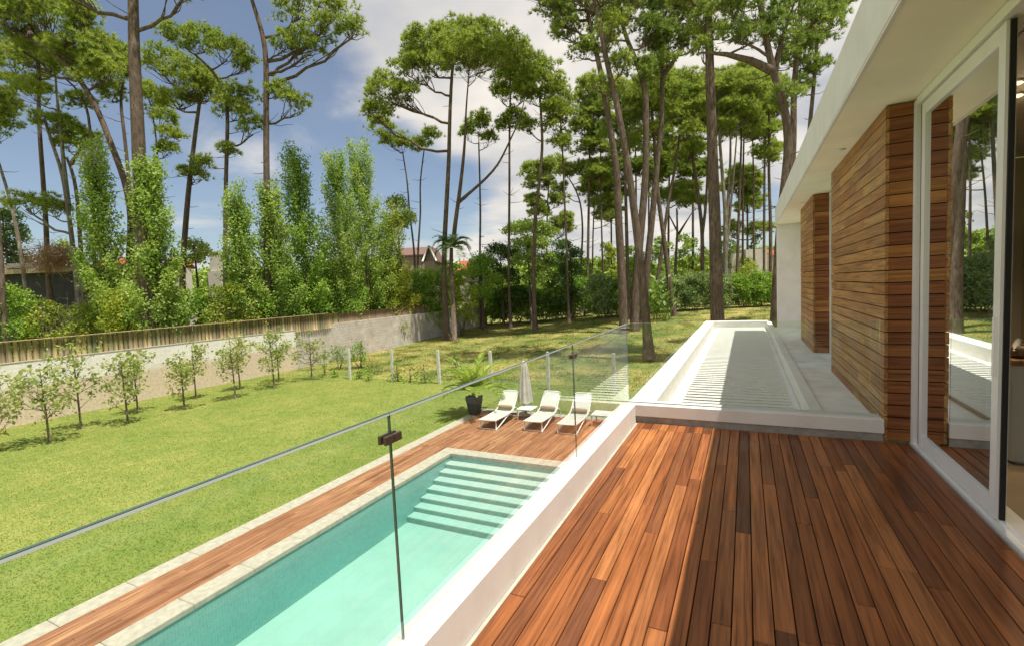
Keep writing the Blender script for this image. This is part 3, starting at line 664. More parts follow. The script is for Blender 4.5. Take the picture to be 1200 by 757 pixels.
def side_table(x0, x1, y0, y1, label):
    t = thing('side_table', label, 'side table', ((x0 + x1) / 2, (y0 + y1) / 2, -2.988), 'low white side tables')
    MB().box(x0, x1, y0, y1, -2.625, -2.595, 0, .006).build('tabletop', white_metal, t)
    for x in (x0 + .03, x1 - .03):
        for y in (y0 + .04, y1 - .04): MB().box(x - .02, x + .02, y - .02, y + .02, -2.985, -2.627).build('leg', white_metal, t)
side_table(-7.26, -6.68, 14.83, 15.40, 'low square white table between two loungers in front of the folded umbrella')
side_table(-4.58, -3.97, 14.80, 15.42, 'low square white table at the house end of the lounger row')
# folded parasol
um = thing('folded_parasol', 'closed cream parasol standing among the white loungers', 'parasol', (-7.2, 15.5, -2.988))
uc = (-7.2, 15.52)
b = MB(); k = 40; prof = [(-1.00, .02), (-1.05, .075), (-1.25, .115), (-1.7, .165), (-2.2, .215), (-2.50, .235)]
vs = []; fs = []
for i, (z, r) in enumerate(prof):
    for j in range(k):
        th = 2 * math.pi * j / k; q = r * (1 + .22 * math.sin(j * 2 * math.pi / 5) * min(1, i / 2)); dz = -.05 * math.sin(j * 2 * math.pi / 8) if i == len(prof) - 1 else 0
        vs.append((uc[0] + q * math.cos(th), uc[1] + q * math.sin(th), z + dz))
for i in range(len(prof) - 1):
    for j in range(k): fs.append((i * k + j, i * k + (j + 1) % k, (i + 1) * k + (j + 1) % k, (i + 1) * k + j))
b.add(vs, fs, 0, True); b.build('canopy', canvas_m, um)
MB().tube([(*uc, -2.95), (*uc, -1.8), (*uc, -.97)], .024, 10).build('pole', white_metal, um)
MB().lathe(((.26, 0), (.27, .03), (.24, .09), (.08, .12), (.05, .25)), (*uc, -2.988), 28).build('base', stone_m, um)
# cycad in a planter
pl = thing('planter', 'tall tapered charcoal square planter at the corner of the pool deck', 'planter', (-9.1, 15.1, -2.985))
def sq(b, c, prof, mi=0):
    vs = []; fs = []
    for r, z in prof: vs += [(c[0] - r, c[1] - r, c[2] + z), (c[0] + r, c[1] - r, c[2] + z), (c[0] + r, c[1] + r, c[2] + z), (c[0] - r, c[1] + r, c[2] + z)]
    for i in range(len(prof) - 1):
        for j in range(4): fs.append((i * 4 + j, i * 4 + (j + 1) % 4, i * 4 + 4 + (j + 1) % 4, i * 4 + 4 + j))
    fs.append((3, 2, 1, 0)); b.add(vs, fs, mi)
b = MB(); sq(b, (-9.1, 15.1, -2.985), ((.15, 0), (.235, .60), (.235, .70), (.20, .70), (.19, .62))); b.build('pot', planter_m, pl)
MB().box(-9.29, -8.91, 14.91, 15.29, -2.40, -2.375).build('soil', soil_m, pl)
cyc = thing('cycad', 'young cycad with arching feathery fronds growing in the charcoal planter', 'plant', (-9.1, 15.1, -2.37))
MB().lathe(((.10, 0), (.13, .10), (.11, .22), (.05, .27)), (-9.1, 15.1, -2.375), 14).build('trunk', pine_bark, cyc)
def frond_tris(base, az, el, L, droop, leaflen, n=26, w=.022):
    out = []; rib = []
    for i in range(n + 1):
        s_ = i / n; e = el - droop * s_ ** 1.4
        if i == 0: p = np.array(base, float)
        else: p = p + L / n * np.array([math.cos(az) * math.cos(e), math.sin(az) * math.cos(e), math.sin(e)])
        rib.append(p.copy())
        if i > 2:
            d = np.array([math.cos(az) * math.cos(e), math.sin(az) * math.cos(e), math.sin(e)]); side = np.array([-math.sin(az), math.cos(az), 0])
            ll = leaflen * math.sin(math.pi * min(1, .18 + .8 * s_)) + .03
            for sg in (-1, 1):
                v = side * sg * .85 + d * .55 + np.array([0, 0, .22]); v /= np.linalg.norm(v); out.append((p, v, ll))
    P = np.array([o[0] for o in out]); V = np.array([o[1] for o in out]); LL = np.array([o[2] for o in out])
    return tris(P, V, LL, np.full(len(P), w)), rib
fr = []; rb = MB()
for i in range(34):
    az = i * 2.399 + random.uniform(-.2, .2); el = random.uniform(.25, 1.35)
    t3, rib = frond_tris((-9.1, 15.1, -2.12), az, el, random.uniform(1.35, 1.75), random.uniform(.8, 1.25), .30, 40, .045); fr.append(t3); rb.tube(rib[::4], .008, 5)
bulk('fronds', np.concatenate(fr), 3, cycas_l, cyc); rb.build('stalks', cycas_l, cyc)

# ------------------------------------------------------------------ garden walls, fences and posts
def wall_line(name, pts, th, z0, z1, m_, label, bev=.01):
    """wall on a polyline; the mesh is laid out with local y along the wall for its block pattern"""
    t = thing(name, label, 'wall', (pts[0][0], pts[0][1], G)); b = MB()
    for (xa, ya), (xb, yb) in zip(pts[:-1], pts[1:]):
        d = np.array([xb - xa, yb - ya]); L = np.linalg.norm(d); d /= L; n = np.array([d[1], -d[0]]) * th / 2
        c = [(xa - n[0], ya - n[1]), (xa + n[0], ya + n[1]), (xb + n[0], yb + n[1]), (xb - n[0], yb - n[1])]
        vs = [(p[0], p[1], z0) for p in c] + [(p[0], p[1], z1) for p in c]
        b.add(vs, [(0, 3, 2, 1), (4, 5, 6, 7), (0, 1, 5, 4), (1, 2, 6, 5), (2, 3, 7, 6), (3, 0, 4, 7)])
    o = b.build('blockwork', m_, t); return t
def mesh_origin(o, z): pass
ww = wall_line('garden_wall', [(-26.9, -6), (-26.9, 22.1)], .22, -3.3, -.47, wall_white, 'white rendered garden wall with its lower half stained tan')
wg = wall_line('garden_wall', [(-27.15, 22.12), (-27.2, 30), (-27.9, 50)], .2, -3.3, -.30, wall_grey, 'bare grey block garden wall running back towards the conifers')
MB().box(-27.03, -26.77, -6, 22.1, -.468, -.44).build('coping', stone_m, ww)
def logs(name, pts, z0, z1, r, pitch, m_, label, jag=.03, lean=0):
    b = MB(); acc = 0
    for (xa, ya), (xb, yb) in zip(pts[:-1], pts[1:]):
        L = math.hypot(xb - xa, yb - ya); n = int(L / pitch)
        for i in range(n):
            s_ = (i + .5) / n; x, y = xa + (xb - xa) * s_, ya + (yb - ya) * s_
            rr = r * random.uniform(.85, 1.1); zt_ = z1(y) + random.uniform(-jag, jag)
            b.tube([(x, y, z0(y)), (x + random.uniform(-.01, .01), y + random.uniform(-.015, .015), zt_)], rr, 8)
    return tag(b.build(name, m_), label, 'fence')
lf = logs('log_fence', [(-27.0, -6), (-27.0, 25.0), (-27.3, 26.3)], lambda y: -.60, lambda y: .36 + .004 * (y - 8), .088, .205, log_m, 'palisade of sawn round logs standing on the white garden wall')
rf = logs('reed_fence', [(-27.35, 26.5), (-27.7, 38.6)], lambda y: -.5, lambda y: .34 + .012 * (y - 26), .05, .085, reed_m, 'weathered brown stake fence above the grey block wall', .07)
b = MB(); b.tube([(-27.0, -6, .40), (-27.0, 10, .40), (-27.0, 25.0, .46)], .025, 6); o = b.build('top_rail', log_m); o.parent = lf; o.matrix_parent_inverse = Matrix.Translation(-Vector(lf.location))
POSTS = ((-20.1, 'furthest from the pool, by the wall sapling row'), (-17.05, 'second from the block wall'), (-14.03, 'just left of the cycad fronds'), (-11.03, 'behind the planter and cycad'), (-8.1, 'seen through the glass behind the folded parasol'), (-5.1, 'beside the pergola, seen through the glass'))
WP = ('white concrete post in the lawn edge nearest the block wall', 'white concrete post between the far corner post and the cycad', 'white concrete post just left of the potted cycad', 'white concrete post right behind the potted cycad', 'white concrete post seen through glass behind the folded parasol', 'white concrete post seen through glass beside the pergola beam')
for (x, _), lab in zip(POSTS, WP):
    b = MB(); tl = random.uniform(-.03, .03)
    b.obox((x + tl / 2, 20, -2.2), (.06, 0, 0), (0, .06, 0), (tl / 2, 0, .85)); b.obox((x + tl, 20, -1.33), (.045, 0, 0), (0, .045, 0), (0, 0, .02))
    tag(b.build('fence_post', concrete_post), lab, 'post', 'white posts along the lawn edge')

# ------------------------------------------------------------------ pines
def resample(pts, rad, step=.8):
    pts = np.asarray(pts); seg = np.linalg.norm(np.diff(pts, axis=0), axis=1); s_ = np.concatenate([[0], np.cumsum(seg)])
    n = max(4, int(s_[-1] / step)); u = np.linspace(0, s_[-1], n)
    q = np.stack([np.interp(u, s_, pts[:, i]) for i in range(3)], 1)
    for _ in range(2): q[1:-1] = .25 * q[:-2] + .5 * q[1:-1] + .25 * q[2:]
    return q, np.interp(u, s_, rad)
def limb(b, p0, p1, r0, r1, sag=.12, k=5, n=6):
    p0, p1 = np.asarray(p0), np.asarray(p1); L = np.linalg.norm(p1 - p0); s_ = np.linspace(0, 1, n)
    q = p0 + (p1 - p0) * s_[:, None]
    bend = RNG.normal(0, .06 * L, 3); bend[2] = -abs(sag) * L * RNG.uniform(.3, 1.2)
    q = q + np.sin(math.pi * s_)[:, None] * bend + np.concatenate([np.zeros((1, 3)), RNG.normal(0, .018 * L, (n - 2, 3)), np.zeros((1, 3))])
    b.tube(q, r0 + (r1 - r0) * s_, k, cap=False); return q
def needle_clumps(cs, rs, dens=1.0, nl=.34, nw=.055):
    """rounded sprays of needles at the twig ends, open below"""
    out = []
    for c, r in zip(cs, rs):
        nt = max(4, int(10 * dens * (r / .35) ** 1.1))
        d = unit(nt); d[:, 2] = np.abs(d[:, 2]) * .95 - .22
        p = c + (d * r * RNG.uniform(.3, .95, (nt, 1)) + RNG.normal(0, .22, (nt, 3)) * r) * np.array([1, 1, .8])
        k = 16; P = np.repeat(p, k, 0); D = np.repeat(d, k, 0) * .8 + unit(nt * k) * .7 + np.array([0, 0, .3]); D /= np.linalg.norm(D, axis=1)[:, None]
        out.append(tris(P, D, RNG.uniform(.6, 1.15, nt * k) * nl, np.full(nt * k, nw)))
    return np.concatenate(out)
def pine(label, D, wpx, trunks, crowns, m_=None, bk=None, dens=.95, stubs=8, group=None, base=True, name='pine_tree'):
    """trunks: pixel paths bottom to top; crowns: (cx, cy, rx, ry[, depth shift]) ellipses of foliage"""
    m_ = m_ or needles; bk = bk or pine_bark
    first = at(*trunks[0][0], D); root = thing(name, label, 'pine tree', (first[0], first[1], gz(first[0], first[1])), group)
    b = MB(); allp = []; allr = []
    mpp = D / F_PX
    for ti, path in enumerate(trunks):
        dd = 0.0 if ti == 0 else RNG.uniform(-.8, .8)
        P = [at(px, py, D + (dd * i / max(1, len(path) - 1))) for i, (px, py) in enumerate(path)]
        w0 = (wpx if ti == 0 else wpx * (.72 if ti == 1 else .5)) * mpp / 2
        if base and ti == 0:
            q = P[0]; zg = gz(q[0], q[1])
            if q[2] > zg + .3:
                n = int((q[2] - zg) / 1.5) + 1; ex = [np.array([q[0], q[1], zg - .25 + (q[2] - zg + .25) * i / n]) for i in range(n)]
                P = ex + P
        r = w0 * (1 - (.62 if ti == 0 else .8) * np.linspace(0, 1, len(P)))
        q, rr = resample(P, r)
        if ti == 0: rr[0] *= 1.45; rr[1] *= 1.15
        b.tube(q, rr, 10); allp.append(q); allr.append(rr)
    AP = np.concatenate(allp); AR = np.concatenate(allr); cs = []; rs = []
    low = min(c[1] + c[3] for c in crowns)
    for c in crowns:
        cx, cy_, rx, ry = c[:4]; dz = c[4] if len(c) > 4 else 0.0
        ctr = at(cx, cy_, D + dz); ra, rb_ = rx * mpp * 1.18, ry * mpp * 1.5
        r0 = float(np.clip(.27 * min(ra, rb_) + .16, .28, .52)); nc = int(np.clip(2.7 * ra * rb_ / r0 ** 2, 9, 120))
        d = unit(nc); d[:, 2] = np.where(d[:, 2] < -.35, -d[:, 2], d[:, 2])
        rad = RNG.uniform(.25, 1, (nc, 1)) ** .5 * RNG.uniform(.85, 1.15, (nc, 1))
        pp = ctr + d * rad * np.array([max(.2, ra - r0 * .5)] * 2 + [max(.12, rb_ - r0 * .4)])
        hd = np.linalg.norm(AP[:, :2] - ctr[:2], axis=1); want = ctr[2] - .55 * hd - .3 * rb_
        i0 = int(np.argmin(np.abs(AP[:, 2] - want) + .25 * hd)); a = AP[i0]; ar = AR[i0]
        hub = ctr + np.array([0, 0, -.45 * rb_])
        L = np.linalg.norm(hub - a); rl = min(ar * .7, .03 + .015 * L + .0012 * nc)
        path = limb(b, a, hub, rl, rl * .5, .10, 6, 7) if L > .5 else np.array([a, a, hub])
        for q in pp[::2]:
            s0 = path[RNG.integers(max(1, len(path) - 4), len(path))]
            limb(b, s0, q - np.array([0, 0, .15]), max(.016, rl * .38), .012, .10, 4, 5)
        cs += list(pp); rs += list(r0 * RNG.uniform(.6, 1.35, nc))
    zc = max(at(0, 0, D)[2] - 99, at(crowns[0][0], max(c[1] + c[3] for c in crowns), D)[2])
    zmin = AP[:, 2].min() + 3
    for _ in range(stubs):                                       # dead lower branches
        cand = np.where((AP[:, 2] > zmin + .35 * (zc - zmin)) & (AP[:, 2] < zc + 2))[0]
        if not len(cand): break
        i0 = RNG.choice(cand); a = AP[i0]; an = RNG.uniform(0, 6.28); L = RNG.uniform(.5, 1.9)
        limb(b, a, a + np.array([math.cos(an) * L, math.sin(an) * L, RNG.uniform(-.1, .5) * L]), .03, .01, .05, 4, 5)
    b.build('trunk', bk, root)
    nl = .20 + .0042 * D; 
    bulk('crown', needle_clumps(np.array(cs), rs, dens, nl, nl * .135), 3, m_, root)
    return root
PG = 'pines behind the log fence'; PC = 'pines in the back garden'; PF = 'pines of the wood beyond the hedge'
# left, behind the fence
pine('leaning pine whose thick trunk bows over from the poplars to the upper left', 32, 9.5, [[(151, 350), (152, 293), (155, 262), (151, 228), (140, 193), (128, 165), (119, 138), (100, 102), (76, 71), (52, 57), (31, 43), (0, 27), (-30, 14)], [(36, 46), (37, 25), (33, -5)]],
     [(60, 26, 40, 24), (100, 28, 26, 22), (20, 20, 30, 25), (88, 60, 30, 16), (118, 88, 24, 16), (40, 60, 30, 14, 1.5), (10, 5, 35, 25), (112, 60, 20, 14)], group=PG, stubs=6)
pine('straight reddish pine rising from the bungalow roof, left of the dry brush', 37, 7.5, [[(56, 320), (54, 262), (50, 205), (46, 150), (45, 110), (46, 78), (43, 55)]], [(40, 70, 26, 16), (12, 78, 24, 16), (70, 75, 22, 12), (25, 98, 22, 9)], group=PG)
pine('forked pale lichen covered pine behind the bungalow, trunks meeting low', 35, 7.5, [[(90, 330), (85, 285), (79, 240), (73, 200), (62, 172), (52, 140)], [(80, 240), (76, 205), (72, 165), (68, 125), (64, 85), (66, 62)]], [(66, 66, 24, 14), (40, 110, 24, 12), (62, 148, 26, 12), (30, 240, 22, 9), (62, 246, 14, 12)], bk=pine_bark_l, group=PG)
pine('short crooked pale pine ending in a low fork beside the lichen covered pine', 36, 7.0, [[(97, 330), (94, 280), (90, 225), (84, 195), (78, 185)], [(83, 193), (94, 178), (101, 163)]], [(88, 160, 20, 9), (105, 168, 14, 9), (80, 172, 14, 8)], bk=pine_bark_l, group=PG, stubs=4)
pine('dark thin pine passing behind the first poplar, left of the giant trunk', 34, 5.0, [[(111, 340), (110, 260), (108, 180), (105, 145), (102, 122), (94, 106), (76, 92)]], [(78, 84, 26, 13), (112, 90, 18, 13), (95, 120, 18, 8), (100, 75, 20, 12)], group=PG)
pine('grey leaning pine at the left edge beside the dark conifer', 38, 6.5, [[(28, 320), (20, 270), (12, 235), (3, 205), (-10, 165)]], [(-15, 120, 30, 20), (0, 155, 18, 20), (4, 130, 14, 14)], bk=pine_bark_l, group=PG, stubs=3)
pine('cropped brown pine trunk at the left edge in front of the bungalow', 29, 8.0, [[(5, 380), (2, 320), (-1, 270), (-8, 200), (-14, 100)]], [(-40, 60, 40, 25), (-60, 90, 30, 25)], group=PG, stubs=0)
pine('giant straight pine with the thickest trunk and bare broken branch stubs', 27, 21, [[(172, 345), (167, 260), (163, 185), (160, 120), (157, 60), (156, 0), (155, -70), (150, -120)]],
     [(150, -120, 60, 30), (215, -14, 28, 16), (100, -70, 50, 22), (215, -80, 45, 22), (70, -30, 30, 15)], group=PG, stubs=3)
pine('slim pine with an angled top directly left of the giant trunk', 36, 6.0, [[(157, 340), (155, 250), (150, 200), (145, 150), (141, 124), (140, 108), (146, 92)]], [(138, 72, 20, 14), (126, 60, 18, 10), (148, 86, 14, 12), (130, 112, 14, 12)], group=PG)
pine('pine with a leaning trunk and broad crown just right of the giant trunk', 38, 9.0, [[(213, 330), (217, 270), (221, 222), (226, 180), (231, 140), (234, 120)]], [(190, 74, 24, 14), (215, 96, 28, 16), (240, 110, 30, 16), (205, 118, 22, 10), (228, 206, 16, 8), (238, 195, 12, 8), (236, 90, 16, 10)], group=PG)
pine('small thin pine half hidden between the giant trunk and the second poplar', 42, 4.0, [[(187, 240), (185, 190), (183, 160), (180, 142)]], [(178, 122, 18, 14), (192, 140, 16, 10), (200, 160, 14, 8), (172, 108, 12, 10), (196, 178, 14, 6)], group=PG)
pine('slim pine whose top bends left under a flat crown, beside the white chimney', 35, 6.5, [[(264, 340), (264, 270), (265, 200), (267, 140), (266, 112), (258, 94), (245, 78), (228, 64)]], [(212, 44, 24, 9), (240, 52, 24, 13), (266, 62, 22, 13), (285, 74, 16, 11), (272, 132, 24, 15), (296, 150, 14, 12), (284, 112, 18, 12), (268, 178, 12, 7)], group=PG)
pine('tall pine with bare trunk and one long branch reaching right, above the poplars', 33, 9.5, [[(314, 350), (313, 245), (312, 180), (312, 120), (312, 62), (308, 38), (302, 22), (296, 4), (288, -25)]],
     [(350, 12, 30, 16), (388, 12, 24, 16), (410, 38, 20, 12), (372, 40, 26, 12), (335, 52, 18, 9), (345, 125, 18, 13), (325, 108, 14, 9), (355, 60, 24, 9), (300, -30, 40, 20)], group=PG, dens=.8)
# centre
pine('domed umbrella pine with twin trunks and wide spreading crown', 44, 8.5, [[(520, 330), (521, 280), (523.5, 235), (526, 188), (527, 140), (529, 95), (532, 60)], [(531, 290), (532, 273), (539, 223), (543, 188), (545, 164), (546, 130), (550, 80)], [(537, 238), (548, 228), (563, 216), (584, 195), (596, 168), (610, 140), (616, 110)]],
     [(500, 58, 30, 16), (530, 46, 32, 13), (562, 46, 32, 13), (590, 62, 30, 16), (614, 84, 24, 17), (482, 80, 24, 16), (452, 106, 24, 14), (442, 132, 18, 11), (474, 112, 20, 11), (505, 74, 30, 13, 3), (620, 106, 18, 13), (545, 66, 36, 13, -4), (580, 74, 32, 13, 4), (530, 64, 40, 13, 4), (560, 62, 34, 13, -3), (600, 92, 24, 11, 3)], dens=1.05, group=PC, stubs=10)
pine('thin bare pine left of the umbrella pine, nearest the poplars', 52, 3.8, [[(487, 330), (485, 290), (480, 250), (477, 210), (472, 180)]], [(458, 166, 16, 9), (446, 150, 14, 9), (472, 172, 10, 7)], group=PC, stubs=8)
pine('thin bare pine between its twin and the umbrella pine, small tuft on top', 53, 3.8, [[(489, 330), (490, 290), (493, 250), (492, 215), (497, 176)]], [(494, 172, 12, 7), (506, 160, 10, 8)], group=PC, stubs=9)
pine('slim bare pine immediately right of the umbrella pine', 52, 4.2, [[(562, 330), (563, 250), (562, 200), (561, 168)]], [(560, 148, 14, 12), (548, 160, 10, 8), (572, 165, 10, 8)], group=PC, stubs=12)
pine('slim straight pine rising left of the round topped cypress tree', 50, 4.4, [[(596, 330), (597, 220), (597, 160), (598, 112), (598, 80)]], [(600, 88, 16, 14), (612, 110, 14, 12), (588, 112, 12, 12), (606, 138, 14, 9), (592, 148, 12, 8)], group=PC, stubs=12)
pine('slightly leaning pine rising behind the round topped cypress tree', 46, 6.2, [[(625, 330), (627, 255), (632, 215), (636, 170), (634, 130), (632, 105)]], [(636, 84, 18, 14), (646, 106, 16, 13), (624, 116, 14, 10), (650, 130, 14, 9), (620, 150, 12, 8)], group=PC, stubs=12)
pine('slender pine with feathery side tufts right of the leaning pine', 50, 3.6, [[(665, 330), (664, 290), (661, 220), (659, 170), (655, 120)]], [(654, 112, 15, 14), (664, 136, 13, 12), (650, 150, 12, 12), (658, 172, 14, 9), (644, 128, 10, 9)], group=PC, stubs=10)
pine('slender pine with its bare base standing on the sunlit rough grass', 60, 4.0, [[(688, 362), (689, 300), (690, 240), (691, 180), (690, 120), (689, 95)]], [(688, 110, 18, 14), (698, 134, 18, 12), (680, 150, 16, 12), (694, 176, 18, 10), (700, 205, 15, 8)], group=PC, stubs=10)
pine('small curved pine with flat tufts beyond the conifers', 62, 3.4, [[(680, 330), (683, 270), (681, 240), (675, 222), (667, 210)]], [(668, 202, 16, 7), (690, 200, 14, 9), (656, 222, 9, 6)], group=PC, stubs=4)
pine('small short pine with drooping tufts between the curved pine and the trunk cluster', 62, 3.2, [[(694, 330), (695, 270), (697, 230)]], [(702, 216, 20, 9), (714, 236, 14, 8), (690, 226, 12, 7), (716, 256, 10, 7)], group=PC, stubs=3)
# the cluster by the glass corner
pine('leftmost trunk of the tall pine cluster behind the glass corner', 38.8, 10.5, [[(731.5, 398), (729, 330), (725, 260), (723, 200), (711, 127), (703, 79), (692, 34), (686, 0)]], [(664, 36, 22, 14), (690, 10, 34, 16), (650, 16, 24, 14), (706, 58, 20, 14), (640, -8, 24, 14), (680, 62, 16, 9), (720, 108, 18, 12), (650, -48, 40, 22), (600, -45, 34, 20), (690, -60, 40, 20)], group=PC, dens=.85)  # highest crown blobs, above the view, added to shade the rough grass
pine('scarred trunk in the middle of the pine cluster with forking upper limbs', 39.5, 11, [[(743.5, 398), (744, 350), (748, 300), (753, 250), (757, 200), (757, 106), (746, 71), (735, 50), (726, 15)]], [(735, 18, 28, 18), (764, 40, 22, 15), (748, 88, 20, 14), (712, 30, 20, 14), (775, 75, 18, 12), (735, -45, 40, 22), (780, -50, 34, 20)], group=PC, m_=needles_d)  # last two crown blobs are out of view, added for dappled shade
pine('leaning trunk standing nearest the glass in front of the pine cluster', 27.8, 11, [[(760.6, 420), (757, 370), (752, 320), (745, 262), (740, 222), (736, 195), (724, 127), (714, 87), (706, 47), (698, 5), (692, -20)]], [(705, -8, 40, 20), (672, -15, 34, 18), (728, 78, 20, 12), (718, 38, 22, 14), (742, -6, 30, 18), (700, 100, 14, 10), (640, -60, 50, 22), (700, -75, 60, 25)], group=PC, dens=.8)  # last two crown blobs are unseen, added to cast shade on the grass
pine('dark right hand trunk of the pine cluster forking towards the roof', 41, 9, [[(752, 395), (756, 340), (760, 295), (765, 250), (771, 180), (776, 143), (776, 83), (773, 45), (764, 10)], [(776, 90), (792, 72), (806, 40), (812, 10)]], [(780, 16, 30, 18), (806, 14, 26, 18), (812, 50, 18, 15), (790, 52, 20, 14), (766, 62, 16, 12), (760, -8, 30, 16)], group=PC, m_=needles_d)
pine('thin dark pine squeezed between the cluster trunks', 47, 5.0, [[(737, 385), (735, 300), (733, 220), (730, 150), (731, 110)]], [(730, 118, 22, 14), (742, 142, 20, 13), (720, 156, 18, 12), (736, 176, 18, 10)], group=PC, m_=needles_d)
pine('pine leaning left from a base by the broad leaved clump', 46, 6.5, [[(791, 378), (785, 335), (778, 280), (771, 230), (768, 185), (765, 140), (762, 110)]], [(764, 104, 24, 14), (752, 128, 22, 13), (778, 134, 20, 13), (762, 158, 22, 11), (786, 112, 18, 12)], group=PC)
pine('pine leaning right behind the broad leaved clump', 50, 5.6, [[(768, 345), (774, 305), (782, 245), (791, 198), (797, 155), (800, 108)]], [(800, 106, 22, 15), (812, 128, 20, 13), (788, 138, 18, 12), (804, 158, 20, 11), (820, 110, 16, 12)], group=PC)
pine('low forked pine with flat crown between the leaning pines and the great trunk', 60, 4.6, [[(791, 345), (792, 300), (794, 272), (793, 245)], [(795, 275), (803, 262), (812, 248)], [(794, 272), (785, 255), (778, 240)]], [(796, 234, 22, 10), (815, 240, 16, 8), (778, 232, 16, 8), (800, 224, 18, 7)], group=PC, stubs=2)
pine('slim twin stemmed pine immediately left of the great trunk', 56, 5.4, [[(823, 345), (823, 270), (817, 218), (810, 177), (804, 140), (803, 115)], [(823, 275), (827, 245), (829, 204), (830, 160), (829, 120)]], [(804, 180, 20, 11), (812, 115, 20, 14), (828, 128, 20, 13), (818, 152, 20, 11), (796, 138, 16, 12), (832, 100, 16, 12)], group=PC)
pine('great thick straight pine trunk rising beyond the pergola beam', 27, 18, [[(842, 400), (840.5, 372), (839, 320), (838, 265), (835.5, 200), (834, 150), (832, 90), (831, 40), (829, 0), (828, -60)]], [(835, -30, 50, 22), (822, 30, 20, 16), (843, 40, 14, 10), (806, -12, 30, 18), (865, -14, 30, 18), (822, 62, 12, 9)], group=PC, dens=.85, stubs=5)
pine('grey multi stemmed pine immediately right of the great trunk', 52, 6.5, [[(850, 345), (850, 305), (850, 247), (846, 200), (843, 160), (842, 120)], [(850, 300), (853, 240), (856, 190), (856, 150), (858, 118)], [(851, 300), (857, 235), (861, 190), (864, 150), (868, 118)]], [(842, 108, 20, 14), (862, 104, 24, 14), (880, 114, 20, 14), (855, 132, 24, 12), (876, 138, 20, 12), (846, 152, 18, 10)], group=PC, bk=pine_bark_l, stubs=12)
pine('straight slim pine rising through the hedge left of the white villa', 54, 4.4, [[(863.5, 345), (865, 276), (867, 218), (869, 160), (868, 112)]], [(870, 100, 22, 13), (886, 122, 18, 13), (856, 118, 16, 12), (880, 150, 16, 9)], group=PC, stubs=10)
pine('slim pine rising in front of the white villa', 56, 5.0, [[(903, 345), (903, 262), (901, 204), (901, 160), (901, 112)]], [(900, 108, 20, 14), (912, 128, 15, 12), (890, 132, 15, 12), (896, 158, 13, 8), (905, 180, 11, 7)], group=PC, stubs=10)
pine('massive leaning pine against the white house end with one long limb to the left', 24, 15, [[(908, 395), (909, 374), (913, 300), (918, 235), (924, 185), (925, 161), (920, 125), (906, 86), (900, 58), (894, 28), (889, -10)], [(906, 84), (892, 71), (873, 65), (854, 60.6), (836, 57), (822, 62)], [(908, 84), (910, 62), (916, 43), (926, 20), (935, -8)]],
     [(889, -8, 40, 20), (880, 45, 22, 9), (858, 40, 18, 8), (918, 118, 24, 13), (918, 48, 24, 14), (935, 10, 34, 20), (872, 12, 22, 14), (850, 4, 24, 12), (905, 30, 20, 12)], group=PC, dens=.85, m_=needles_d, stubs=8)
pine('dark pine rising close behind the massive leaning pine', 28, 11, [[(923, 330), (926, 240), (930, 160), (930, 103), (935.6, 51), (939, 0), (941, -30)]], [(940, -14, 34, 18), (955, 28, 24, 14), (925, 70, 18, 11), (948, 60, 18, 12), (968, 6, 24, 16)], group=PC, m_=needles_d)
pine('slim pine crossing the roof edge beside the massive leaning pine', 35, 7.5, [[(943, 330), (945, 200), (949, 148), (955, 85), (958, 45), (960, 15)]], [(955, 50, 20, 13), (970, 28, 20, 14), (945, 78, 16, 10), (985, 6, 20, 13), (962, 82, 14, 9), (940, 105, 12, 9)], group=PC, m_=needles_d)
# the wood further back
FARP = [(705, 230, 118, 60), (746, 300, 120, 66), (812, 305, 135, 70), (835, 300, 95, 72), (884, 300, 120, 66), (895, 300, 90, 74), (783, 300, 170, 72), (717, 300, 190, 70), (876, 300, 200, 80), (640, 285, 190, 76), (760, 300, 84, 70), (870, 305, 80, 70)]
FL = ['far slim pine between the curved pine and the cluster, crown behind both', 'far slim pine filling the gap left of the broad leaved clump', 'far slim pine with crown left of the great trunk top', 'far slim pine hidden mostly behind the great trunk', 'far slim pine whose crown stands above the white villa roof', 'far tall pine right of the villa crown, half behind the massive pine', 'far low pine seen under the crowns of the leaning pines', 'far low pine seen between the two leftmost cluster trunks', 'distant low pine beside the white villa', 'distant low pine behind the round topped cypress', 'far tall pine whose crown fills the gap above the pine cluster', 'far tall pine whose crown rises over the grey multi stemmed pine']
for (px, pb, ptop, D), lab in zip(FARP, FL):
    lean = random.uniform(-5, 5); cr_ = [(px + lean + random.uniform(-6, 6), ptop + 6, 16, 9)]
    for k in range(7): cr_.append((px + lean + random.uniform(-22, 22), ptop + random.uniform(8, 80), random.uniform(11, 18), random.uniform(7, 11)))
    pine(lab, D, random.uniform(3.2, 4.4), [[(px, pb + 40), (px + lean * .3, (pb + ptop) / 2), (px + lean, ptop + 8)]], cr_, group=PF, m_=random.choice([needles, needles_d]), stubs=6)

# ------------------------------------------------------------------ broad leaved trees, shrubs, hedges
def leaf_mass(blobs, leaf, cover=1.0, up=.4, clump=.22, fill=.25):
    """leaves gathered in small sprays over the surface of soft blobs"""
    out = []
    for (c, ra) in blobs:
        c = np.asarray(c, float); ra = np.asarray(ra, float); area = 4 * math.pi * ((ra[0] * ra[1] + ra[0] * ra[2] + ra[1] * ra[2]) / 3)
        ns = max(6, int(area * 8.5 * cover * (.12 / leaf)))
        d = unit(ns); d[:, 2] = np.where(d[:, 2] < -.5, -d[:, 2], d[:, 2])
        rr = np.where(RNG.random(ns) < fill, RNG.uniform(.3, .8, ns), RNG.uniform(.8, 1.12, ns))
        s_ = c + d * ra * rr[:, None]
        k = 9; p = np.repeat(s_, k, 0) + RNG.normal(0, clump * .55, (ns * k, 3)); out.append(leaves(p, RNG.uniform(.65, 1.3, len(p)) * leaf, up))
    return np.concatenate(out)
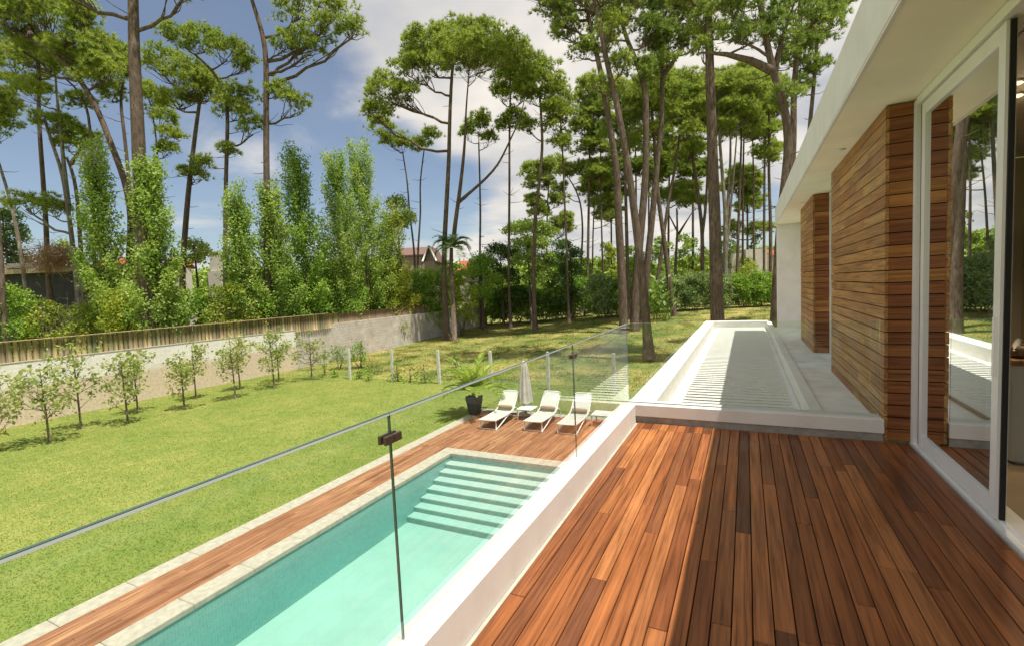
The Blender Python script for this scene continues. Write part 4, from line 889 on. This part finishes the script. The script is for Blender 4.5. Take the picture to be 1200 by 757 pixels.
def behind_fence(px, D, halfw):
    """keeps plants of the neighbour's side clear of the fence"""
    return max(D, -27.6 / (W_[0] + R_[0] * (px - CX) / F_PX) + .5 + halfw) if px < 520 else D

def bush(name, label, cat, px, py_top, py_bot, wpx, D, m_, leaf=.10, group=None, nb=9, stems=4, cover=1.0, up=.4, bk=None, ground=True, depth=1.0):
    if name == 'shrub': D = behind_fence(px, D, wpx * .035)
    mpp = D / F_PX; c0 = at(px, py_bot, D); zg = gz(c0[0], c0[1]) if ground else c0[2]
    top = at(px, py_top, D)[2]; H = top - zg; Wd = wpx * mpp / 2
    root = thing(name, label, cat, (c0[0], c0[1], zg), group); bl = []; b = MB()
    for i in range(nb):
        t_ = (i + .5) / nb; hz = zg + H * ((.10 if cat == 'hedge' else .18) + (.78 if cat == 'hedge' else .70) * t_); prof = math.sin(math.pi * min(1, .28 + .66 * t_)) ** .7
        an = i * 2.4 + random.uniform(-.5, .5); off = Wd * prof * random.uniform(.35, .72)
        rad = Wd * random.uniform(.30, .46); rz = min(rad * .85, H * .22)
        c = np.array([c0[0], c0[1], 0]) + off * (math.cos(an) * R_ + math.sin(an) * depth * np.array([W_[0], W_[1], 0])); c[2] = min(hz, top - rz * .8)
        bl.append((c, (rad, rad, rz)))
    for i in range(stems):
        c = bl[(i * 2 + 1) % nb][0]; limb(b, (c0[0] + random.uniform(-.15, .15), c0[1] + random.uniform(-.15, .15), zg - .1), c, .03 + .008 * H, .012, .0, 6, 6)
    b.build('stem', bk or twig_bark, root)
    bulk('foliage', leaf_mass(bl, leaf, cover, up), 4, m_, root)
    return root
def poplar(label, px, ptop, pbot, wpx, D, m_, group='columnar poplars behind the fence', leaf=.135, n=44):
    D = behind_fence(px, D, wpx * .03); mpp = D / F_PX; c0 = at(px, pbot, D); zg = gz(c0[0], c0[1]); top = at(px, ptop, D)[2]; H = top - zg; Rm = wpx * mpp * .50
    root = thing('poplar_tree', label, 'poplar tree', (c0[0], c0[1], zg), group); b = MB(); base = np.array([c0[0], c0[1], zg])
    b.tube([base - [0, 0, .2], base + [0.05, 0, H * .4], base + [0, .05, H * .9]], [.16, .10, .03], 8); P = []
    for i in range(n):
        t0 = .10 + .80 * (i / n) ** .9; an = i * 2.4 + RNG.uniform(-.4, .4)
        rr = Rm * (min(1, t0 / .22) ** .6) * (1 - max(0, (t0 - .30) / .76)) ** .8 * RNG.uniform(.72, 1.2)
        a = base + np.array([0, 0, H * t0 * .92]); L = max(.8, H * .14) * RNG.uniform(.7, 1.3); e = base + np.array([math.cos(an) * rr, math.sin(an) * rr, min(H * t0 + L, H * RNG.uniform(.94, 1.02))])
        q = limb(b, a, e, .03, .008, .02, 4, 5)
        m0 = int(300 * (.4 + rr / Rm)); s_ = RNG.uniform(.25, 1.05, m0)[:, None]; p = a + (e - a) * s_ + RNG.normal(0, .19, (m0, 3)) * np.array([1, 1, 1.3])
        P.append(p)
    P = np.concatenate(P); b.build('trunk', twig_bark, root)
    bulk('crown', leaves(P, RNG.uniform(.6, 1.3, len(P)) * leaf, .2), 4, m_, root)
    return root
poplar('bright columnar poplar left of the giant pine trunk, before the bungalow end', 127, 166, 350, 48, 30, poplar_l)
poplar('bright columnar poplar directly in front of the giant pine trunk', 187, 186, 352, 62, 25, poplar_l, n=54)
poplar('columnar poplar right of the white chimney', 287, 218, 356, 46, 32, poplar_l)
poplar('columnar poplar in front of the tall pine with one long branch', 327, 214, 362, 52, 31, poplar_l, n=50)
poplar('darker poplar rising behind and right of the tall bare pine', 360, 172, 360, 52, 35, shrub_g, n=50)
poplar('pale silvery poplar in the middle of the tall poplar clump', 404, 176, 355, 56, 36, poplar_l, n=54)
poplar('broad tall poplar at the right end of the poplar clump', 432, 168, 350, 64, 37, poplar_l, n=60)
poplar('lower yellow green poplar leaning out at the right of the clump', 462, 240, 350, 50, 36, shrub_y, n=40)
SH = 'shrubs along the back of the fence'
B_ = [(14, 336, 408, 78, 30, shrub_g, 'bright green shrub at the left edge under the bungalow window'), (62, 362, 406, 64, 31, shrub_y, 'low leafy shrub before the grey bare twigs'), (118, 356, 402, 66, 31, shrub_y, 'olive shrub under the right end of the bungalow'),
      (152, 336, 398, 66, 29, shrub_y, 'yellow tipped shrub at the foot of the giant pine'), (196, 338, 394, 66, 30, shrub_y, 'yellow tipped shrub under the second poplar'), (232, 340, 390, 60, 31, shrub_g, 'dark green shrub below the white chimney'), (272, 332, 386, 66, 31, shrub_y, 'golden shrub right of the white chimney'),
      (312, 344, 380, 54, 33, shrub_g, 'green shrub at the foot of the third poplar'), (344, 346, 378, 46, 33, shrub_g, 'dark green shrub at the foot of the fourth poplar'), (402, 316, 370, 78, 36, shrub_g, 'big rounded shrub under the poplar clump'), (448, 318, 366, 70, 38, shrub_y, 'big yellow green shrub left of the small gabled house'),
      (492, 322, 360, 64, 40, shrub_g, 'bright shrub in front of the gabled house, behind the stake fence'), (516, 314, 358, 56, 46, shrub_g, 'rounded bright shrub right below the white edged gable'), (470, 326, 362, 50, 42, shrub_y, 'rounded shrub at the foot of the yellow green poplar'), (540, 318, 352, 40, 47, shrub_y, 'yellowish shrub at the end of the stake fence'), (372, 330, 372, 40, 35, shrub_g, 'dark shrub between the fourth poplar and the rounded shrub')]
for px, pt, pb, wd, D, m_, lab in B_:
    bush('shrub', lab, 'shrub', px, pt - 6, pb + 12, wd, D, m_, .12, SH, nb=14, cover=1.2)
# dry brush heap and bare twigs
t = thing('brush_pile', 'heap of dry brown brush beside the reddish pine on the bungalow roof line', 'brush pile', tuple(at(66, 318, 36)))
c = at(64, 303, 36); dpos = c + RNG.normal(0, 1, (2600, 3)) * np.array([1.1, .6, .5]); dd = unit(2600); bulk('twigs', tris(dpos, dd, RNG.uniform(.3, .8, 2600), np.full(2600, .05)), 3, dry_l, t)
for px, lab in ((50, 'bare grey twiggy bush under the bungalow wall'), (78, 'bare pale twiggy bush left of the olive shrub')):
    c = at(px, 404, 30.0); t = thing('bare_bush', lab, 'shrub', (c[0], c[1], gz(c[0], c[1])), 'leafless bushes behind the fence'); b = MB()
    for k in range(12):
        e = at(px + random.uniform(-14, 14), random.uniform(345, 372), 30 + random.uniform(-.6, .6)); q = limb(b, (c[0], c[1], gz(c[0], c[1])), e, .03, .008, .03, 5, 7)
        for j in range(6):
            s0 = q[RNG.integers(2, 7)]; limb(b, s0, s0 + RNG.normal(0, .3, 3) + np.array([0, 0, .25]), .012, .005, .02, 4, 4)
    b.build('stems', grey_twig, t)

def conifer(label, px, ptop, pbot, wpx, D, m_, group, blobs, name='conifer_tree', cat='conifer', leaf=.17, tk=.16, cover=1.0):
    c0 = at(px, pbot, D); zg = gz(c0[0], c0[1]); mpp = D / F_PX; root = thing(name, label, cat, (c0[0], c0[1], zg), group); b = MB()
    tp = at(px, ptop + 6, D); b.tube([(c0[0], c0[1], zg - .2), (c0[0] + .05, c0[1], (zg + tp[2]) / 2), (c0[0], c0[1], tp[2])], [tk, tk * .7, .04], 8); bl = []
    for (bx, by, rx, ry) in blobs:
        for k in range(2):
            c = at(bx + random.uniform(-.3, .3) * rx, by + random.uniform(-.3, .3) * ry, D + random.uniform(-.9, .9) * rx * mpp); bl.append((c, (rx * mpp * .85, rx * mpp * .85, ry * mpp * .85)))
        a = np.array([c0[0], c0[1], max(zg + .6, min(tp[2] - .3, bl[-1][0][2] - .6))]); limb(b, a, bl[-1][0], .05, .015, .0, 5, 5)
    b.build('trunk', pine_bark, root); bulk('crown', leaf_mass(bl, leaf, cover, .5, .30, .2), 4, m_, root)
    return root
CG = 'conifers at the end of the block wall'
conifer('round topped bright green cypress with layered sprays', 622, 252, 372, 70, 52, conifer_g, CG, [(622, 268, 22, 10), (600, 272, 14, 7), (642, 274, 14, 8), (626, 288, 26, 9), (648, 306, 14, 9), (612, 305, 20, 10), (636, 326, 20, 11), (650, 345, 14, 9)])
conifer('dark layered conifer right of the bright cypress', 671, 284, 366, 50, 53, conifer_d, CG, [(660, 290, 12, 8), (674, 300, 10, 8), (655, 306, 18, 9), (668, 318, 16, 10), (658, 334, 18, 10), (672, 346, 12, 8), (650, 352, 14, 8)])
conifer('dark bushy conifer left of the bright cypress', 590, 288, 372, 60, 54, conifer_d, CG, [(580, 294, 14, 8), (598, 300, 16, 10), (574, 312, 16, 10), (592, 326, 18, 12), (604, 346, 18, 12), (620, 352, 14, 10)])
conifer('mid green bushy tree at the end of the stake fence, left of the conifers', 566, 296, 368, 40, 50, shrub_g, CG, [(566, 305, 14, 9), (556, 320, 14, 10), (574, 330, 14, 10), (562, 344, 16, 10)], leaf=.15, name='bushy_tree', cat='tree')
conifer('dense dark conifer beside the grey leaning pine at the left edge', 14, 242, 350, 40, 42, conifer_d, None, [(8, 255, 12, 12), (16, 275, 15, 14), (6, 295, 16, 14), (22, 312, 14, 14)])
conifer('small round pale green tree behind the bungalow roof', 74, 280, 330, 24, 46, conifer_g, None, [(74, 290, 8, 7), (70, 302, 10, 8), (80, 306, 9, 8)], name='round_tree', cat='tree')
conifer('brownish round pine top beside the second poplar and the chimney', 232, 278, 340, 30, 42, needles, None, [(228, 290, 12, 8), (240, 298, 10, 8), (226, 306, 12, 8)], name='round_tree', cat='tree')
conifer('round dark green tree behind the yellow green poplar', 470, 226, 330, 30, 45, needles_d, None, [(466, 240, 12, 10), (478, 256, 10, 12), (468, 262, 12, 12)], name='round_tree', cat='tree')
# hedge line at the back right
HB = [(572, 338, 34, shrub_g), (608, 336, 36, conifer_g), (636, 338, 36, shrub_g), (660, 334, 34, shrub_g), (684, 326, 36, shrub_g), (588, 336, 30, shrub_g), (706, 322, 40, shrub_s), (728, 324, 34, shrub_g), (756, 330, 40, shrub_g), (788, 322, 40, shrub_s), (815, 320, 36, shrub_s), (842, 318, 34, shrub_s), (868, 322, 34, shrub_g), (892, 318, 34, shrub_g), (914, 322, 30, shrub_g)]
HL = ['green hedge bush at the end of the block wall', 'dull hedge bush under the bright cypress', 'green hedge bush right under the bright cypress edge', 'green hedge bush under the dark layered conifer', 'green hedge bush behind the slender grass pine', 'leafy hedge bush under the left dark conifer', 'silvery hedge bush right of the dark conifer', 'green hedge bush behind the leftmost cluster trunk', 'green hedge bush behind the leaning front trunk', 'silvery hedge bush behind the broad leaved clump', 'silvery hedge bush left of the great trunk', 'silvery hedge bush directly behind the great trunk', 'green hedge bush right of the great trunk', 'green hedge bush below the white villa', 'green hedge bush at the white house end']
for (px, pt, wd, m_), lab in zip(HB, HL):
    bush('hedge_bush', lab, 'hedge', px, pt, 365, wd * 1.2, 56 if px < 700 else 50, m_, .15, 'tall hedge bushes across the back', nb=15, cover=1.15)
bush('hedge_bush', 'bright lime bush rising above the hedge before the white villa', 'hedge', 877, 306, 350, 44, 54, shrub_y, .15, 'tall hedge bushes across the back', nb=9)
# backdrop trees between the trunks
BT = [(715, 280, 345, 40, 62, shrub_y, 'yellow green tree in the gap right of the slender grass pine'), (690, 300, 345, 30, 66, shrub_g, 'green tree beyond the dark conifer'), (745, 285, 345, 46, 64, shrub_g, 'green broad tree behind the pine cluster'), (776, 272, 345, 40, 68, conifer_g, 'pale green tree behind the leaning pines'), (805, 268, 345, 36, 70, conifer_g, 'pale green tree left of the great trunk'), (828, 282, 345, 30, 68, shrub_y, 'yellow green tree close left of the great trunk'), (858, 278, 345, 40, 76, needles, 'pale far tree behind the multi stemmed pine'), (884, 262, 325, 26, 84, conifer_d, 'dark narrow tree behind the villa roof'), (530, 300, 345, 40, 62, shrub_g, 'green tree behind the palm'), (652, 300, 345, 40, 64, shrub_g, 'green tree behind the bright cypress'), (905, 285, 330, 26, 84, conifer_g, 'small far tree at the right end of the villa'), (560, 298, 345, 34, 64, conifer_d, 'dark tree right of the red roof behind the palm')]
for px, pt, pb, wd, D, m_, lab in BT:
    bush('broadleaf_tree', lab, 'tree', px, pt, pb, wd, D, m_, .22, 'background trees beyond the hedge', nb=10, stems=3, cover=.9)
tag(bulk('distant_trees', leaf_mass([(at(px, 322 + random.uniform(-4, 8) - (px - 600) * .02, 120 + random.uniform(-8, 8)) - np.array([0, 0, 3.0]), (9, 6, random.uniform(4, 7))) for px in range(-60, 980, 28)], .75, .5, .4, .8, .15), 4, conifer_g), 'far line of trees closing the horizon', 'woods', kind='stuff')

# palm and broad leaved clump
pc = at(530, 345, 43); pm = thing('palm_tree', 'drooping feather palm in front of the twin umbrella pine trunks', 'palm tree', (pc[0], pc[1], gz(pc[0], pc[1])))
hd = at(529, 291, 43); MB().tube([(pc[0], pc[1], gz(pc[0], pc[1]) - .1), (pc[0], pc[1], (pc[2] + hd[2]) / 2), tuple(hd)], [.24, .2, .16], 10).build('trunk', pine_bark, pm)
fr = []
for i in range(26): fr.append(frond_tris(hd, i * 2.4, random.uniform(.1, 1.35), random.uniform(2.0, 2.7), random.uniform(1.7, 2.6), .62, 26, .07)[0])
bulk('fronds', np.concatenate(fr), 3, palm_l, pm)
sc_ = at(775, 372, 44); st = thing('strelitzia_clump', 'clump of tall paddle shaped leaves between the leaning trunks', 'plant', (sc_[0], sc_[1], gz(sc_[0], sc_[1])))
P = []; b = MB(); z0 = gz(sc_[0], sc_[1])
for i in range(46):
    an = random.uniform(0, 6.28); L = random.uniform(1.2, 4.0); rr = random.uniform(.2, 1.1); base = np.array([sc_[0] + random.uniform(-.8, .8), sc_[1] + random.uniform(-.8, .8), z0]); tip = base + np.array([math.cos(an) * rr, math.sin(an) * rr, L]); b.tube([base, (base + tip) / 2 + [0, 0, .1], tip], .02, 4, cap=False)
    d = np.array([math.cos(an) * .7, math.sin(an) * .7, .7]); s_ = np.cross(d, [0, 0, 1.0]); s_ /= np.linalg.norm(s_); l = random.uniform(.6, 1.0)
    P.append(np.stack([tip, tip + d * l * .45 + s_ * l * .22, tip + d * l + [0, 0, -.15], tip + d * l * .45 - s_ * l * .22]))
b.build('stalks', shrub_g, st); bulk('leaves', np.array(P), 4, shrub_s, st)

# young trees by the wall
def young(px, pb, ptop, wpx, D, label, nbr=14, leaf=.13, nl=26, name='young_tree', cat='young tree', group='young trees along the garden wall', m_=None, lowf=.28):
    c0 = at(px, pb, D); c0 = np.array([c0[0], c0[1], gz(c0[0], c0[1])]); H = (pb - ptop) * D / F_PX; Rw = wpx * D / F_PX / 2
    root = thing(name, label, cat, tuple(c0), group); b = MB()
    tp = c0 + np.array([random.uniform(-.08, .08), random.uniform(-.08, .08), H * .93]); q, rr = resample([c0 - [0, 0, .1], c0 + [random.uniform(-.04, .04), 0, H * .4], tp], [.04, .03, .01], .25); b.tube(q, rr, 7); P = []
    for i in range(nbr):
        s0 = RNG.uniform(lowf, .9); a = q[int(s0 * (len(q) - 1))]; an = i * 2.4 + random.uniform(-.4, .4); e = a + np.array([math.cos(an), math.sin(an), 0]) * Rw * RNG.uniform(.55, 1.05) * (1.15 - .55 * abs(s0 - .5)) + np.array([0, 0, RNG.uniform(.15, .30) * H * (1 - s0 * .4)])
        w = limb(b, a, e, .014, .005, .03, 4, 6)
        for j in range(2):
            s1 = w[RNG.integers(2, 5)]; f = s1 + RNG.normal(0, .14 * Rw + .05, 3) + np.array([0, 0, .12]); limb(b, s1, f, .008, .004, .0, 4, 4); P.append(f + RNG.normal(0, .11, (nl // 2, 3)))
        P.append(e + RNG.normal(0, .12, (nl, 3)))
    P.append(tp + RNG.normal(0, .13, (nl, 3)))
    b.build('trunk', twig_bark, root); P = np.concatenate(P); bulk('crown', leaves(P, RNG.uniform(.6, 1.3, len(P)) * leaf, .5), 4, m_ or plane_l, root)
def depth_at(px, pb):
    d = W_ + R_ * (px - CX) / F_PX - U_ * (pb - CY) / F_PX
    return (G - CAM[2]) / d[2]
YT = [(-2, 527, 434, 46, 'young tree cut by the left edge of the view'), (58, 517, 424, 62, 'widest many stemmed young tree near the left edge'), (95, 500.5, 396, 52, 'tallest young tree rising above the log fence'), (150, 495, 411, 40, 'front young tree of the pair casting shade before the wall stain'), (161.6, 482.5, 410, 34, 'rear young tree of the pair close to the wall stain'),
      (216, 478, 412, 32, 'thin yellowish young tree with sprouts at its foot'), (229.7, 466, 400, 30, 'slim young tree behind the yellowish one with sprouts'), (276, 466, 391, 36, 'dark trunked young tree in the middle of the wall'), (281.5, 455, 394, 26, 'young tree directly behind the dark trunked one'), (321.4, 453, 388, 34, 'front young tree of the pair before the end of the white wall'), (327, 446, 383, 34, 'rear young tree of the pair before the end of the white wall'), (365.4, 444, 387, 34, 'young tree standing alone before the grey block wall')]
for px, pb, pt, wd, lab in YT:
    D = depth_at(px, pb); young(px, pb, pt, wd, D, lab, 24 if wd > 55 else 16, .115, 15)
SP = [(380.6, 439, 413, 10, 'sapling right of the lone young tree'), (466, 446, 420, 10, 'sapling hugging the second white post'), (481, 447, 424, 14, 'sapling second from the second white post'), (498, 448, 424, 14, 'sapling left of the third white post'), (432, 445, 432, 12, 'tiny seedling bush between the first two white posts'), (534, 430, 408, 10, 'dark thin sapling behind the cycad fronds'), (393, 441, 432, 6, 'tiny shoot left of the first white post'), (421, 443, 434, 6, 'tiny shoot right of the first white post')]
for px, pb, pt, wd, lab in SP:
    young(px, pb, pt, wd, depth_at(px, pb), lab, 7, .09, 9, 'sapling', 'sapling', 'saplings along the lawn edge', shrub_g, .1)
for px, pt, pb, wd, m_, lab in ((421, 398, 418, 26, shrub_g, 'lush weed bush against the shaded grey block wall'), (396, 405, 424, 26, shrub_s, 'dusty weed bush at the start of the grey block wall'), (700, 330, 360, 24, shrub_g, 'low bush on the rough grass behind the slender pine')):
    bush('wall_shrub', lab, 'shrub', px, pt, pb, wd, 31 if px < 600 else 50, m_, .09, nb=8, stems=3)

# ------------------------------------------------------------------ neighbours' houses
def fr_axes():
    f = np.array([W_[0], W_[1], 0]); f /= np.linalg.norm(f); s_ = np.array([f[1], -f[0], 0]); return s_, f
SX, FY = fr_axes()
def pbox(b, px0, px1, py0, py1, D, depth, mi=0, zb=None):
    """upright box whose front face spans the given photo rectangle at depth D"""
    a = at(px0, (py0 + py1) / 2, D); c = at(px1, (py0 + py1) / 2, D); zt_ = at((px0 + px1) / 2, py0, D)[2]; z0 = at((px0 + px1) / 2, py1, D)[2] if zb is None else zb
    mid = (a + c) / 2; d = c - a; d[2] = 0; L = np.linalg.norm(d); d /= L; f = np.array([-d[1], d[0], 0]); f = f if f @ FY > 0 else -f
    ctr = mid + f * depth / 2; ctr[2] = (zt_ + z0) / 2
    b.obox(ctr, d * L / 2, f * depth / 2, (0, 0, (zt_ - z0) / 2), mi); return ctr
hb = at(60, 350, 40); bung = thing('bungalow', 'dark charcoal flat roofed bungalow behind the fence', 'house', (hb[0], hb[1], gz(hb[0], hb[1])))
b = MB(); pbox(b, -60, 122, 322, 400, 40, 8, 0, gz(hb[0], hb[1]) - .2); b.build('wall', bungalow_m, bung)
b = MB(); pbox(b, -64, 126.5, 315, 320.5, 39.2, 9.6); b.build('roof', tanfascia_m, bung)
b = MB(); pbox(b, 6, 18, 329, 346, 39.93, .12); w = b.build('window', white_metal, bung); b = MB(); pbox(b, 7, 17, 330.5, 345, 39.9, .1); b.build('pane', window_dark, w)
b = MB(); pbox(b, 104, 122, 328, 352, 39.93, .12); w = b.build('window', tanfascia_m, bung); b = MB(); pbox(b, 105.5, 111.5, 330, 352, 39.9, .1); b.build('pane', window_dark, w)
b = MB(); pbox(b, 5, 30, 309, 314.6, 41, 2.0); b.build('roof_box', housewall_m, bung)
def gable(name, label, px0, px1, pe, pr_, pb, D, wallm, roofm, along=True, depth=7.0):
    c = at((px0 + px1) / 2, pb, D); zg = gz(c[0], c[1]); t = thing(name, label, 'house', (c[0], c[1], zg)); b = MB()
    ctr = pbox(b, px0 + 2, px1 - 2, pe, pb, D, depth, 0, zg - .2); b.build('wall', wallm, t)
    a = at(px0, pe, D); e = at(px1, pe, D); ze = a[2]; zr = at((px0 + px1) / 2, pr_, D)[2]; d = e - a; d[2] = 0; L = np.linalg.norm(d); d /= L; f = np.array([-d[1], d[0], 0]); f = f if f @ FY > 0 else -f
    mid = (a + e) / 2; mid[2] = 0; z_ = np.array([0, 0, 1.0]); b = MB()
    if along:   # ridge across the view
        A = [mid - d * L / 2 - f * .4 + z_ * ze, mid + d * L / 2 - f * .4 + z_ * ze, mid + d * L / 2 + f * depth / 2 + z_ * zr, mid - d * L / 2 + f * depth / 2 + z_ * zr, mid + d * L / 2 + f * (depth + .4) + z_ * ze, mid - d * L / 2 + f * (depth + .4) + z_ * ze]
        b.add(A + [p - z_ * .15 for p in A], [(0, 1, 2, 3), (3, 2, 4, 5), (7, 6, 9, 8), (8, 9, 11, 10), (0, 6, 7, 1), (5, 4, 10, 11), (0, 3, 9, 6), (3, 5, 11, 9), (1, 7, 8, 2), (2, 8, 10, 4)])
        b.build('roof', roofm, t)
    else:       # gable towards the view
        A = [mid - d * L / 2 - f * .5 + z_ * ze, mid - f * .5 + z_ * zr, mid + d * L / 2 - f * .5 + z_ * ze, mid - d * L / 2 + f * (depth + .4) + z_ * ze, mid + f * (depth + .4) + z_ * zr, mid + d * L / 2 + f * (depth + .4) + z_ * ze]
        b.add(A + [p - z_ * .16 for p in A], [(0, 3, 4, 1), (1, 4, 5, 2), (6, 7, 10, 9), (7, 8, 11, 10), (0, 1, 7, 6), (1, 2, 8, 7), (3, 9, 10, 4), (4, 10, 11, 5), (0, 6, 9, 3), (2, 5, 11, 8)])
        b.build('roof', roofm, t); g = MB(); q0, q1, q2 = mid - d * (L / 2 - .25) + z_ * ze, mid + z_ * (zr - .15), mid + d * (L / 2 - .25) + z_ * ze; g.add([q0, q1, q2, q0 + f * .2, q1 + f * .2, q2 + f * .2], [(0, 2, 1), (3, 4, 5), (0, 1, 4, 3), (1, 2, 5, 4), (0, 3, 5, 2)]); g.build('gable_wall', wallm, t)
        tr = MB()
        for (p, q) in ((A[0], A[1]), (A[1], A[2])): tr.tube([p - f * .03 - z_ * .1, q - f * .03 - z_ * .1], .11, 5)
        tr.build('bargeboard', white, t)
    return t, d, f
gable('gabled_house', 'small brown roofed house with a white edged gable behind the shrubs', 496, 512, 306, 288, 345, 58, brick_m, brownroof_m, False, 7)
gable('tiled_house', 'low house with brown tiles left of the white edged gable', 466, 497, 300, 288, 345, 60, brick_m, brownroof_m, True, 6)
gable('tiled_house', 'low house with red tiles glimpsed behind the palm', 536, 566, 318, 304, 345, 66, housewall_m, redroof_m, True, 6)
gable('tiled_house', 'house with red tiles glimpsed over the bungalow roof', 92, 132, 318, 300, 345, 58, housewall_m, redroof_m, True, 8)
gable('tiled_house', 'house with red tiles glimpsed behind the second poplar', 190, 212, 314, 302, 345, 60, housewall_m, redroof_m, True, 2.5)
ch = at(252, 345, 48); chn = thing('chimney_stack', 'white square chimney with a dark cap right of the second poplar', 'chimney', (ch[0], ch[1], gz(ch[0], ch[1])))
b = MB(); pbox(b, 246, 258.5, 299, 318, 48, 1.0); pbox(b, 245, 259.5, 318.2, 360, 47.9, 1.0, 0, gz(ch[0], ch[1]) - .2); b.build('stack', housewall_m, chn)
b = MB(); pbox(b, 245.5, 259.5, 295.5, 298, 47.9, 1.2); b.build('cap', dark_metal, chn)
v0 = at(880, 345, 75); vil = thing('white_villa', 'pale modern villa with flat roofs seen over the hedge', 'house', (v0[0], v0[1], gz(v0[0], v0[1])))
b = MB(); pbox(b, 857, 874, 297, 345, 75, 6, 0, v0[2] - 4); pbox(b, 874.2, 894, 292.5, 345, 74, 7, 0, v0[2] - 4); pbox(b, 893.5, 899, 290, 345, 76, 5, 0, v0[2] - 4); b.build('wall', housewall_m, vil)
for (a, c, e, g_) in ((859, 864, 302, 306), (869, 873, 301.5, 306), (878, 882.5, 301, 308)):
    b = MB(); D = 74.97 if a < 874 else 73.97; pbox(b, a, c, e, g_, D, .1); b.build('window', window_dark, vil)
b = MB(); pbox(b, 894, 904, 298, 345, 76.5, 4, 0, v0[2] - 4); b.build('brick_wing', brick_m, vil)
gable('tiled_house', 'red tiled house end at the right of the white villa', 903, 916, 300, 291, 345, 80, housewall_m, redroof_m, True, 6)
